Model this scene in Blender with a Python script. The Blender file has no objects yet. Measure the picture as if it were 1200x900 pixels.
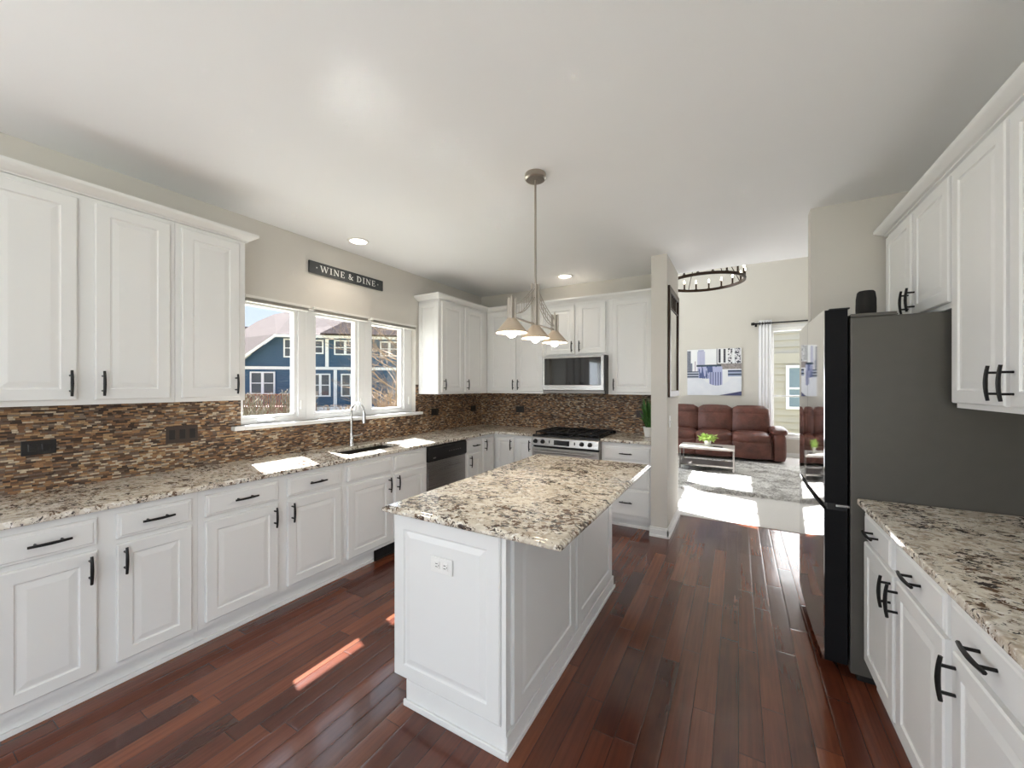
import bpy, math, random
from mathutils import Vector, Matrix, noise
random.seed(7)
PI = math.pi
scene = bpy.context.scene
COL = scene.collection

# ---------------------------------------------------------------- camera
CAM_H = 1.4683
F_PX, YAW, CY = 459.86, 0.5234, 451.93
cam_data = bpy.data.cameras.new('camera')
cam_data.sensor_fit = 'HORIZONTAL'
cam_data.sensor_width = 36.0
cam_data.lens = 36.0 * F_PX / 1200.0
cam_data.shift_y = (CY - 450.0) / 1200.0
cam_data.clip_start = 0.05
cam_data.clip_end = 300
cam = bpy.data.objects.new('camera', cam_data)
cam.location = (0, 0, CAM_H)
cam.rotation_euler = (PI / 2, 0, YAW)
COL.objects.link(cam)
scene.camera = cam

# ---------------------------------------------------------------- view
scene.view_settings.view_transform = 'Standard'
scene.view_settings.look = 'None'
scene.view_settings.gamma = 1
scene.view_settings.use_curve_mapping = False
scene.view_settings.exposure = 0.92
scene.cycles.max_bounces = 10
scene.cycles.diffuse_bounces = 5
scene.cycles.glossy_bounces = 4
scene.cycles.transparent_max_bounces = 12
scene.cycles.sample_clamp_indirect = 0.0
scene.cycles.blur_glossy = 0.0

# ---------------------------------------------------------------- world, sun, daylight
world = bpy.data.worlds.new('world')
scene.world = world
world.use_nodes = True
wn = world.node_tree.nodes; wl = world.node_tree.links
wn.clear()
w_out = wn.new('ShaderNodeOutputWorld')
w_bg = wn.new('ShaderNodeBackground')
w_geo = wn.new('ShaderNodeTexCoord')
w_sep = wn.new('ShaderNodeSeparateXYZ')
w_ramp = wn.new('ShaderNodeValToRGB')
w_ramp.color_ramp.elements[0].position = 0.0
w_ramp.color_ramp.elements[0].color = (0.80, 0.90, 1.0, 1)
w_ramp.color_ramp.elements[1].position = 0.6
w_ramp.color_ramp.elements[1].color = (0.36, 0.55, 0.88, 1)
wl.new(w_geo.outputs['Generated'], w_sep.inputs[0])
wl.new(w_sep.outputs['Z'], w_ramp.inputs[0])
wl.new(w_ramp.outputs[0], w_bg.inputs['Color'])
w_bg.inputs['Strength'].default_value = 0.62
wl.new(w_bg.outputs[0], w_out.inputs[0])

SUN_DIR = Vector((1.0, -0.31, -1.40)).normalized()
sd = bpy.data.lights.new('sun', 'SUN')
sd.energy = 27.0
sd.angle = 0.009
sd.color = (0.98, 0.99, 1.0)
sun = bpy.data.objects.new('sun', sd)
sun.rotation_euler = SUN_DIR.to_track_quat('-Z', 'Y').to_euler()
sun.location = (-10, 6, 14)
COL.objects.link(sun)

def area(name, loc, direction, sx, sy, power, color=(1, 1, 1)):
    d = bpy.data.lights.new(name, 'AREA')
    d.shape = 'RECTANGLE'; d.size = sx; d.size_y = sy
    d.energy = power; d.color = color
    o = bpy.data.objects.new(name, d)
    o.location = loc
    o.rotation_euler = Vector(direction).to_track_quat('-Z', 'Y').to_euler()
    COL.objects.link(o)
    return o
# daylight entering through the glazing of the house (each sits in an opening; the right-hand one is added)
area('daylight_rear_doors', (-0.4, -3.52, 1.20), (-0.05, 1, 0.35), 2.5, 2.1, 8, (0.84, 0.92, 1.0))
area('daylight_kitchen_window', (-3.42, 2.42, 1.68), (1, 0, -0.1), 1.75, 0.85, 9, (0.84, 0.92, 1.0))
area('daylight_breakfast_window', (-3.30, -1.9, 1.45), (1, 0, 0.3), 2.0, 1.5, 52, (0.84, 0.92, 1.0))
area('added_right_fill', (1.22, -1.9, 1.45), (-1, 0.1, 0.25), 1.9, 1.5, 30, (0.84, 0.92, 1.0))  # added light from an unseen window, brightens the left cabinets
area('daylight_living_high_window', (-3.30, 7.1, 4.3), (1, 0, -0.3), 2.6, 1.3, 42, (0.86, 0.93, 1.0))
area('daylight_living_low_window', (-3.30, 7.1, 1.5), (1, 0, 0.0), 2.6, 1.9, 36, (0.86, 0.93, 1.0))
area('daylight_living_far_window', (1.1, 9.86, 1.6), (0, -1, 0.0), 1.1, 2.2, 25, (0.97, 0.98, 1.0))

# ---------------------------------------------------------------- materials
def lin(r, g, b):
    def c(v):
        v /= 255.0
        return v / 12.92 if v <= 0.04045 else ((v + 0.055) / 1.055) ** 2.4
    return (c(r), c(g), c(b), 1.0)

class NT:
    def __init__(self, name):
        self.m = bpy.data.materials.new(name)
        self.m.use_nodes = True
        self.n = self.m.node_tree.nodes; self.l = self.m.node_tree.links
        self.b = self.n['Principled BSDF']
        self.out = self.n['Material Output']
    def node(self, t, **kw):
        n = self.n.new(t)
        for k, v in kw.items(): setattr(n, k, v)
        return n
    def _set(self, sock, v):
        if isinstance(v, bpy.types.NodeSocket): self.l.new(v, sock)
        else: sock.default_value = v
    def math(self, op, a, b=None, c=None):
        n = self.node('ShaderNodeMath', operation=op)
        self._set(n.inputs[0], a)
        if b is not None: self._set(n.inputs[1], b)
        if c is not None: self._set(n.inputs[2], c)
        return n.outputs[0]
    def mix(self, f, a, b, blend='MIX'):
        n = self.node('ShaderNodeMix', data_type='RGBA', blend_type=blend)
        self._set(n.inputs[0], f); self._set(n.inputs[6], a); self._set(n.inputs[7], b)
        return n.outputs[2]
    def pos(self):
        g = self.node('ShaderNodeNewGeometry')
        return g.outputs['Position']
    def sep(self, v):
        s = self.node('ShaderNodeSeparateXYZ'); self.l.new(v, s.inputs[0]); return s.outputs
    def comb(self, x, y, z):
        s = self.node('ShaderNodeCombineXYZ')
        for i, v in enumerate((x, y, z)): self._set(s.inputs[i], v)
        return s.outputs[0]
    def scale(self, v, s):
        m = self.node('ShaderNodeMapping'); self.l.new(v, m.inputs['Vector'])
        m.inputs['Scale'].default_value = s if isinstance(s, (tuple, list)) else (s, s, s)
        return m.outputs[0]
    def noise(self, v, sc, det=3, rough=0.55, dist=0.0):
        n = self.node('ShaderNodeTexNoise')
        if v is not None: self.l.new(v, n.inputs['Vector'])
        n.inputs['Scale'].default_value = sc; n.inputs['Detail'].default_value = det
        n.inputs['Roughness'].default_value = rough; n.inputs['Distortion'].default_value = dist
        return n.outputs['Fac']
    def white(self, v):
        n = self.node('ShaderNodeTexWhiteNoise', noise_dimensions='3D'); self.l.new(v, n.inputs['Vector'])
        return n.outputs['Value']
    def ramp(self, f, stops, interp='LINEAR'):
        n = self.node('ShaderNodeValToRGB'); self.l.new(f, n.inputs[0])
        cr = n.color_ramp; cr.interpolation = interp
        while len(cr.elements) < len(stops): cr.elements.new(0.5)
        for e, (p, c) in zip(cr.elements, stops):
            e.position = p; e.color = c if len(c) == 4 else (*c, 1)
        return n.outputs[0]
    def maprange(self, v, a, b, c, d):
        n = self.node('ShaderNodeMapRange'); self._set(n.inputs[0], v)
        for i, x in zip((1, 2, 3, 4), (a, b, c, d)): n.inputs[i].default_value = x
        return n.outputs[0]
    def bump(self, h, strength=0.3, dist=0.002):
        n = self.node('ShaderNodeBump'); self.l.new(h, n.inputs['Height'])
        n.inputs['Strength'].default_value = strength; n.inputs['Distance'].default_value = dist
        self.l.new(n.outputs[0], self.b.inputs['Normal'])
    def base(self, c): self._set(self.b.inputs['Base Color'], c)
    def rough(self, v): self._set(self.b.inputs['Roughness'], v)
    def set(self, k, v): self._set(self.b.inputs[k], v)

def plain(name, col, rough=0.5, metal=0.0, var=0.03, nsc=20.0, bump=0.0, bsc=200.0, spec=None):
    t = NT(name)
    n = t.noise(t.pos(), nsc, 2)
    k = t.maprange(n, 0.3, 0.7, 1 - var, 1 + var)
    hsv = t.node('ShaderNodeHueSaturation')
    hsv.inputs['Color'].default_value = col
    t.l.new(k, hsv.inputs['Value'])
    t.base(hsv.outputs[0]); t.rough(rough); t.set('Metallic', metal)
    if spec is not None: t.set('Specular IOR Level', spec)
    if bump: t.bump(t.noise(t.pos(), bsc, 2), bump, 0.001)
    return t.m

M = {}
M['cabinet'] = plain('white_cabinet_paint', lin(226, 226, 225), 0.34, var=0.006, nsc=3)
M['trim'] = plain('white_trim_paint', lin(230, 230, 229), 0.35, var=0.006, nsc=3)
M['wall'] = plain('greige_wall_paint', lin(207, 203, 196), 0.8, var=0.008, nsc=2, bump=0.05, bsc=350)
M['wall_living'] = plain('living_room_wall_paint', lin(208, 204, 196), 0.8, var=0.008, nsc=2, bump=0.05, bsc=350)
M['ceiling'] = plain('ceiling_paint', lin(238, 239, 240), 0.85, var=0.008, nsc=2, bump=0.06, bsc=300)
M['black_metal'] = plain('black_iron', lin(28, 27, 27), 0.38, 0.5, 0.05)
M['bronze'] = plain('dark_bronze', lin(58, 46, 38), 0.35, 0.8, 0.05)
M['chrome'] = plain('chrome', lin(205, 205, 205), 0.14, 1.0, 0.01)
M['nickel_shade'] = plain('warm_lit_brushed_nickel', lin(212, 196, 176), 0.36, 0.8, 0.02, nsc=60)  # lighter nickel for the cones, warm reflected light put into the colour
M['nickel'] = plain('brushed_nickel', lin(176, 168, 158), 0.28, 1.0, 0.03, nsc=60)
M['black_plastic'] = plain('black_plastic', lin(26, 24, 23), 0.4, 0, 0.03)
M['brown_plastic'] = plain('brown_plastic', lin(62, 48, 42), 0.4, 0, 0.03)
M['white_plastic'] = plain('white_plastic', lin(232, 231, 228), 0.3, 0, 0.01)
M['dark_slot'] = plain('dark_slot', lin(20, 20, 20), 0.6, 0, 0.01)
M['black_glass'] = plain('black_glass', lin(16, 16, 18), 0.04, 0, 0.0, spec=0.8)
M['fridge_case'] = plain('charcoal_fridge_case', lin(86, 83, 78), 0.38, 0.2, 0.02, spec=0.35)
M['fridge_edge'] = plain('black_door_edge', lin(18, 18, 20), 0.6, 0.0, 0.02, spec=0.15)
M['speaker'] = plain('black_speaker_cloth', lin(30, 29, 28), 0.9, 0, 0.1, nsc=300, bump=0.4, bsc=600)
M['white_fabric'] = plain('white_curtain_cloth', lin(236, 236, 238), 0.9, 0, 0.02, nsc=60, bump=0.2, bsc=500)
M['pot'] = plain('white_ceramic', lin(235, 234, 230), 0.2, 0, 0.01)
M['sink'] = plain('dark_composite_sink', lin(52, 48, 44), 0.35, 0.3, 0.03)
M['soil'] = plain('potting_soil', lin(60, 45, 34), 0.95, 0, 0.2, nsc=200)
M['table_metal'] = plain('grey_table_metal', lin(120, 116, 112), 0.35, 0.7, 0.04)
M['shelf_dark'] = plain('dark_grey_shelf', lin(92, 88, 86), 0.45, 0, 0.05)
M['blind_slat'] = plain('grey_blind_slats', lin(168, 164, 156), 0.6, 0, 0.02)
M['blind'] = plain('white_blind', lin(225, 223, 218), 0.5, 0, 0.02)

def leaf_mat(name, c1, c2):
    t = NT(name)
    f = t.noise(t.pos(), 30, 2)
    t.base(t.mix(f, c1, c2)); t.rough(0.45)
    return t.m
M['leaf'] = leaf_mat('bright_leaf', lin(150, 190, 70), lin(205, 225, 140))
M['leaf_dark'] = leaf_mat('dark_leaf', lin(40, 84, 36), lin(86, 130, 62))

def steel(name, col, rough, axis='Z'):
    t = NT(name)
    p = t.pos()
    s = (2, 2, 400) if axis == 'Z' else (400, 400, 2)
    f = t.noise(t.scale(p, s), 1.0, 2)
    t.base(col); t.set('Metallic', 1.0)
    t.rough(t.maprange(f, 0.3, 0.7, rough * 0.85, rough * 1.15))
    t.bump(f, 0.04, 0.0004)
    return t.m
M['steel'] = steel('stainless_steel', lin(172, 169, 165), 0.30)
M['fridge_front'] = steel('polished_dark_stainless', lin(196, 194, 194), 0.045, 'X')

def floor_mat():
    t = NT('hand_scraped_cherry_floor')
    x, y, z = t.sep(t.pos())
    PW = 0.09
    u = t.math('DIVIDE', x, PW)
    row = t.math('FLOOR', u)
    fu = t.math('FRACT', u)
    rr = t.white(t.comb(row, 3.1, 7.7))
    L = t.math('MULTIPLY_ADD', rr, 0.45, 0.55)
    v = t.math('ADD', t.math('DIVIDE', y, L), t.math('MULTIPLY', rr, 37.3))
    colm = t.math('FLOOR', v)
    fv = t.math('FRACT', v)
    rnd = t.white(t.comb(row, colm, 1.0))
    rnd2 = t.white(t.comb(row, colm, 5.0))
    c = t.ramp(rnd, [(0.0, lin(68, 33, 25)), (0.35, lin(90, 46, 33)), (0.7, lin(108, 58, 40)), (1.0, lin(128, 72, 48))])
    gr = t.noise(t.scale(t.comb(x, t.math('MULTIPLY_ADD', rnd2, 9.0, y), z), (60, 2.0, 1)), 1.0, 4, 0.55, 0.2)
    c = t.mix(t.maprange(gr, 0.35, 0.7, 0.0, 0.45), c, lin(40, 20, 16))
    bl = t.noise(t.scale(t.pos(), (6, 2.5, 1)), 1.0, 3)
    c = t.mix(t.maprange(bl, 0.4, 0.75, 0.0, 0.35), c, lin(122, 70, 46))
    eu = t.math('MINIMUM', fu, t.math('SUBTRACT', 1.0, fu))
    ev = t.math('MULTIPLY', t.math('MINIMUM', fv, t.math('SUBTRACT', 1.0, fv)), t.math('DIVIDE', L, PW))
    e = t.math('MINIMUM', eu, ev)
    seam = t.maprange(e, 0.0, 0.022, 1.0, 0.0)
    c = t.mix(seam, c, lin(22, 11, 9))
    t.base(c)
    t.rough(t.maprange(gr, 0.3, 0.8, 0.16, 0.27))
    und = t.noise(t.scale(t.pos(), (26, 7, 1)), 1.0, 2)
    h = t.math('ADD', t.math('MULTIPLY', t.maprange(e, 0.0, 0.10, 0.0, 1.0), 0.8),
               t.math('ADD', t.math('MULTIPLY', und, 0.9), t.math('MULTIPLY', rnd2, 0.5)))
    t.set('Coat Weight', 0.25); t.set('Coat Roughness', 0.07); t.set('Specular IOR Level', 0.4)
    t.bump(h, 0.30, 0.0030)
    return t.m
M['floor'] = floor_mat()

def granite():
    t = NT('speckled_granite')
    p = t.pos()
    big = t.noise(p, 3.2, 4, 0.6, 0.8)
    c = t.ramp(big, [(0.32, lin(196, 186, 170)), (0.5, lin(226, 219, 205)), (0.68, lin(214, 209, 200))])
    mid = t.noise(p, 26, 4, 0.6, 0.5)
    c = t.mix(t.maprange(mid, 0.47, 0.62, 0.0, 0.8), c, lin(168, 152, 134))
    c = t.mix(t.maprange(t.noise(p, 34, 3, 0.6), 0.56, 0.64, 0.0, 0.9), c, lin(238, 235, 228))
    clus = t.noise(p, 2.8, 4, 0.65, 1.2)
    sp = t.noise(t.scale(p, (1.0, 1.35, 1.35)), 36, 5, 0.66, 0.7)
    thr = t.maprange(clus, 0.36, 0.60, 0.645, 0.505)
    dk = t.math('GREATER_THAN', sp, thr)
    sp2 = t.noise(t.comb(*[t.math('ADD', a, 4.7) for a in t.sep(p)]), 70, 3, 0.6, 0.4)
    dk2 = t.math('GREATER_THAN', sp2, t.maprange(clus, 0.35, 0.65, 0.67, 0.60))
    dc = t.ramp(t.noise(p, 20, 2), [(0.40, lin(62, 54, 52)), (0.55, lin(108, 86, 68))])
    c = t.mix(dk, c, dc)
    c = t.mix(dk2, c, lin(104, 98, 96))
    t.base(c); t.rough(0.06)
    t.set('Specular IOR Level', 0.5)
    return t.m
M['granite'] = granite()

def mosaic(name, axis, bw=0.034, bh=0.0095):
    t = NT(name)
    x, y, z = t.sep(t.pos())
    a = y if axis == 'Y' else x
    v = t.math('DIVIDE', z, bh)
    row = t.math('FLOOR', v); fv = t.math('FRACT', v)
    r = t.white(t.comb(row, 2.2, 9.1))
    L = t.math('MULTIPLY_ADD', r, bw * 0.7, bw * 0.55)
    u = t.math('ADD', t.math('DIVIDE', a, L), t.math('MULTIPLY', r, 51.0))
    cl = t.math('FLOOR', u); fu = t.math('FRACT', u)
    rnd = t.white(t.comb(row, cl, 1.0)); rnd2 = t.white(t.comb(row, cl, 8.0))
    patch = t.noise(t.pos(), 3.0, 2)
    f = t.math('ADD', rnd, t.maprange(patch, 0.3, 0.7, -0.12, 0.12))
    c = t.ramp(f, [(0.0, lin(52, 38, 30)), (0.14, lin(94, 70, 52)), (0.28, lin(134, 98, 68)), (0.42, lin(112, 94, 80)),
                   (0.55, lin(166, 124, 84)), (0.68, lin(148, 134, 118)), (0.8, lin(190, 156, 116)), (0.92, lin(214, 198, 172))], 'CONSTANT')
    st = t.noise(t.scale(t.pos(), (60, 60, 160)), 1.0, 4, 0.65)
    c = t.mix(t.maprange(st, 0.3, 0.7, 0.0, 0.5), c, lin(78, 58, 44))
    eu = t.math('MULTIPLY', t.math('MINIMUM', fu, t.math('SUBTRACT', 1.0, fu)), t.math('DIVIDE', L, bh))
    ev = t.math('MINIMUM', fv, t.math('SUBTRACT', 1.0, fv))
    e = t.math('MINIMUM', eu, ev)
    c = t.mix(t.maprange(e, 0.0, 0.09, 0.75, 0.0), c, lin(40, 30, 24))
    t.base(c); t.rough(t.maprange(rnd2, 0, 1, 0.3, 0.7))
    h = t.math('ADD', t.math('MULTIPLY', rnd2, 1.2), t.math('ADD', t.maprange(e, 0, 0.15, 0, 0.8), t.math('MULTIPLY', st, 0.8)))
    t.bump(h, 0.6, 0.003)
    return t.m
M['mosaic_y'] = mosaic('slate_strip_mosaic_side', 'Y')
M['mosaic_x'] = mosaic('slate_strip_mosaic_back', 'X')

def leather():
    t = NT('brown_leather')
    p = t.pos()
    f = t.noise(p, 5, 4, 0.6)
    t.base(t.ramp(f, [(0.3, lin(74, 42, 34)), (0.7, lin(112, 66, 54))]))
    t.rough(0.42)
    t.bump(t.math('ADD', t.noise(p, 14, 4, 0.6, 1.0), t.math('MULTIPLY', t.noise(p, 160, 2), 0.15)), 0.5, 0.02)
    return t.m
M['leather'] = leather()

def shag():
    t = NT('grey_shag_pile')
    p = t.pos()
    f = t.noise(t.scale(p, (1, 1, 1)), 3.2, 5, 0.7, 0.8)
    g = t.noise(p, 45, 4, 0.7)
    c = t.ramp(t.math('ADD', t.math('MULTIPLY', f, 0.6), t.math('MULTIPLY', g, 0.4)),
               [(0.40, lin(128, 123, 118)), (0.48, lin(196, 192, 187)), (0.56, lin(238, 236, 232))])
    t.base(c); t.rough(0.95)
    t.bump(g, 0.9, 0.02)
    return t.m
M['shag'] = shag()
def carpet():
    t = NT('pale_carpet')
    p = t.pos()
    g = t.noise(p, 260, 3, 0.7)
    t.base(t.ramp(g, [(0.3, lin(206, 202, 198)), (0.7, lin(228, 225, 221))])); t.rough(0.95)
    t.bump(g, 0.5, 0.005)
    return t.m
M['carpet'] = carpet()

def emis(name, col, strength):
    t = NT(name)
    t.base((0.8, 0.8, 0.8, 1)); t.set('Emission Color', col); t.set('Emission Strength', strength)
    return t.m
M['bulb'] = emis('glowing_bulb', (1.0, 0.90, 0.74, 1), 9.0)
M['flame_bulb'] = emis('glowing_candle_bulb', (1.0, 0.86, 0.66, 1), 12.0)
M['downlight'] = emis('glowing_downlight_lens', (1.0, 0.93, 0.80, 1), 3.0)
M['shade_inside'] = plain('white_shade_lining', lin(240, 236, 226), 0.5, 0, 0.01)

def glass_mat(name, refl=0.06, tint=(1, 1, 1, 1)):
    t = NT(name)
    t.n.remove(t.b)
    tr = t.node('ShaderNodeBsdfTransparent'); tr.inputs[0].default_value = tint
    gl = t.node('ShaderNodeBsdfGlossy'); gl.inputs['Roughness'].default_value = 0.02
    fr = t.node('ShaderNodeLayerWeight'); fr.inputs[0].default_value = 0.25
    k = t.math('MULTIPLY_ADD', fr.outputs['Fresnel'], 0.35, refl * 0.4)
    mx = t.node('ShaderNodeMixShader')
    t.l.new(k, mx.inputs[0]); t.l.new(tr.outputs[0], mx.inputs[1]); t.l.new(gl.outputs[0], mx.inputs[2])
    t.l.new(mx.outputs[0], t.out.inputs[0])
    return t.m
M['glass'] = glass_mat('window_glass')

def siding(name, col, lap):
    t = NT(name)
    x, y, z = t.sep(t.pos())
    f = t.math('FRACT', t.math('DIVIDE', z, lap))
    n = t.noise(t.pos(), 1.5, 3)
    t.base(t.mix(t.maprange(n, 0.3, 0.7, 0.0, 0.25), col, tuple(min(1, c * 1.5) for c in col[:3]) + (1,)))
    t.rough(0.6)
    t.bump(t.math('SUBTRACT', 1.0, f), 1.0, 0.03)
    return t.m
M['siding_blue'] = siding('blue_lap_siding', lin(42, 76, 106), 0.17)
M['siding_cream'] = plain('cream_siding', lin(176, 173, 166), 0.9, 0, 0.03, nsc=2, spec=0.0)
def shingles(name, c1, c2):
    t = NT(name)
    n = t.noise(t.pos(), 3.0, 5, 0.75)
    t.base(t.mix(t.maprange(n, 0.3, 0.7, 0, 1), c1, c2)); t.rough(1.0); t.set('Specular IOR Level', 0.0)
    t.bump(t.noise(t.pos(), 9.0, 3), 0.5, 0.03)
    return t.m
M['roof_light'] = shingles('pale_shingles', lin(80, 74, 73), lin(95, 89, 87))
M['roof_dark'] = shingles('brown_grey_shingles', lin(40, 36, 36), lin(54, 49, 49))
M['ext_white'] = plain('white_exterior_trim', lin(225, 230, 238), 0.6, 0, 0.02)
M['ext_glass'] = plain('dark_exterior_glass', lin(60, 66, 74), 0.08, 0, 0.15, nsc=1.5, spec=0.8)
M['ext_glass_blue'] = plain('blue_blind_behind_glass', lin(112, 134, 150), 0.3, 0, 0.05)
M['deck_red'] = plain('red_brown_stained_wood', lin(112, 66, 58), 0.7, 0, 0.15, nsc=4)
M['grass'] = plain('dormant_lawn', lin(120, 116, 84), 0.95, 0, 0.25, nsc=1.5, bump=0.6, bsc=8)
M['twig'] = plain('bare_twigs', lin(132, 112, 92), 0.85, 0, 0.25, nsc=3)
M['twig_dark'] = plain('grey_twigs', lin(104, 98, 84), 0.9, 0, 0.3, nsc=3)

def plank_top():
    t = NT('weathered_grey_wood')
    f = t.noise(t.scale(t.pos(), (4, 50, 4)), 1.0, 4, 0.6)
    t.base(t.ramp(f, [(0.3, lin(150, 142, 136)), (0.7, lin(196, 190, 184))])); t.rough(0.45)
    return t.m
M['grey_wood'] = plank_top()

def art():
    t = NT('blue_city_print')
    x, y, z = t.sep(t.pos())
    X0, X1, Z0, Z1 = -1.013, 0.057, 1.255, 2.283
    u = t.maprange(x, X0, X1, 0, 1); v = t.maprange(z, Z0, Z1, 0, 1)
    c = t.mix(v, lin(226, 228, 234), lin(238, 240, 242))
    uv = t.comb(u, v, 0.0)
    fine = t.noise(t.scale(uv, (26, 26, 1)), 1.0, 3)
    def band(val, a, b): return t.math('MULTIPLY', t.math('GREATER_THAN', val, a), t.math('LESS_THAN', val, b))
    def rect(c, a, b, e, f, col, soft=1.0): return t.mix(t.math('MULTIPLY', t.math('MULTIPLY', band(u, a, b), band(v, e, f)), soft), c, col)
    stripe = t.math('GREATER_THAN', t.math('FRACT', t.math('MULTIPLY', v, 36.0)), 0.5)
    blot = t.math('GREATER_THAN', fine, 0.52)
    c = rect(c, .0, .07, .40, .97, t.mix(fine, lin(60, 66, 84), lin(150, 156, 170)))
    c = rect(c, .07, .10, .40, .70, lin(120, 128, 146))
    c = rect(c, .14, .17, .42, .74, lin(196, 190, 200))
    c = rect(c, .195, .34, .45, .95, t.mix(t.noise(t.scale(uv, (60, 2, 1)), 1.0, 2), lin(158, 162, 196), lin(206, 208, 228)))
    c = rect(c, .21, .32, .95, .985, lin(170, 176, 204))
    c = rect(c, .555, .57, .60, 1.0, lin(90, 94, 108))
    c = rect(c, .59, .63, .70, .99, t.mix(stripe, lin(34, 36, 46), lin(90, 92, 104)))
    c = rect(c, .68, .72, .70, .99, t.mix(stripe, lin(30, 32, 40), lin(96, 98, 110)))
    c = rect(c, .76, .84, .66, 1.0, t.mix(blot, lin(228, 228, 232), lin(52, 54, 66)))
    c = rect(c, .88, .985, .64, 1.0, t.mix(blot, lin(222, 222, 228), lin(70, 72, 84)))
    c = rect(c, .56, 1.0, .56, .68, t.mix(fine, lin(66, 62, 66), lin(196, 186, 184)))
    c = rect(c, .0, .24, .36, .52, t.mix(t.math('GREATER_THAN', t.math('FRACT', t.math('MULTIPLY', v, 18.0)), 0.5), lin(56, 66, 88), lin(176, 184, 200)))
    c = rect(c, .76, 1.0, .40, .54, t.mix(t.math('GREATER_THAN', t.math('FRACT', t.math('MULTIPLY', v, 14.0)), 0.45), lin(52, 62, 90), lin(160, 172, 200)))
    c = rect(c, .18, .64, .62, .66, lin(44, 66, 84))
    c = rect(c, .22, .66, .36, .62, t.mix(t.math('GREATER_THAN', t.noise(t.scale(uv, (16, 3, 1)), 1.0, 2), 0.5), lin(78, 92, 138), lin(176, 182, 216)))
    c = rect(c, .42, .66, .20, .50, t.mix(t.math('GREATER_THAN', t.math('FRACT', t.math('MULTIPLY', u, 22.0)), 0.7), lin(168, 174, 212), lin(72, 82, 120)))
    du = t.math('SUBTRACT', u, 0.56)
    edge = t.math('MINIMUM', t.math('ADD', 0.21, t.math('MULTIPLY', t.math('MULTIPLY', du, du), 2.2)), 0.37)
    fgc = t.mix(t.noise(uv, 4, 3), lin(206, 212, 226), lin(240, 241, 245))
    c = t.mix(t.math('LESS_THAN', v, edge), c, fgc)
    c = t.mix(t.math('LESS_THAN', v, t.maprange(u, 0.55, 1.0, -0.01, 0.09)), c, lin(72, 76, 116))
    t.base(c); t.rough(0.35)
    return t.m
M['art'] = art()

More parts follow.
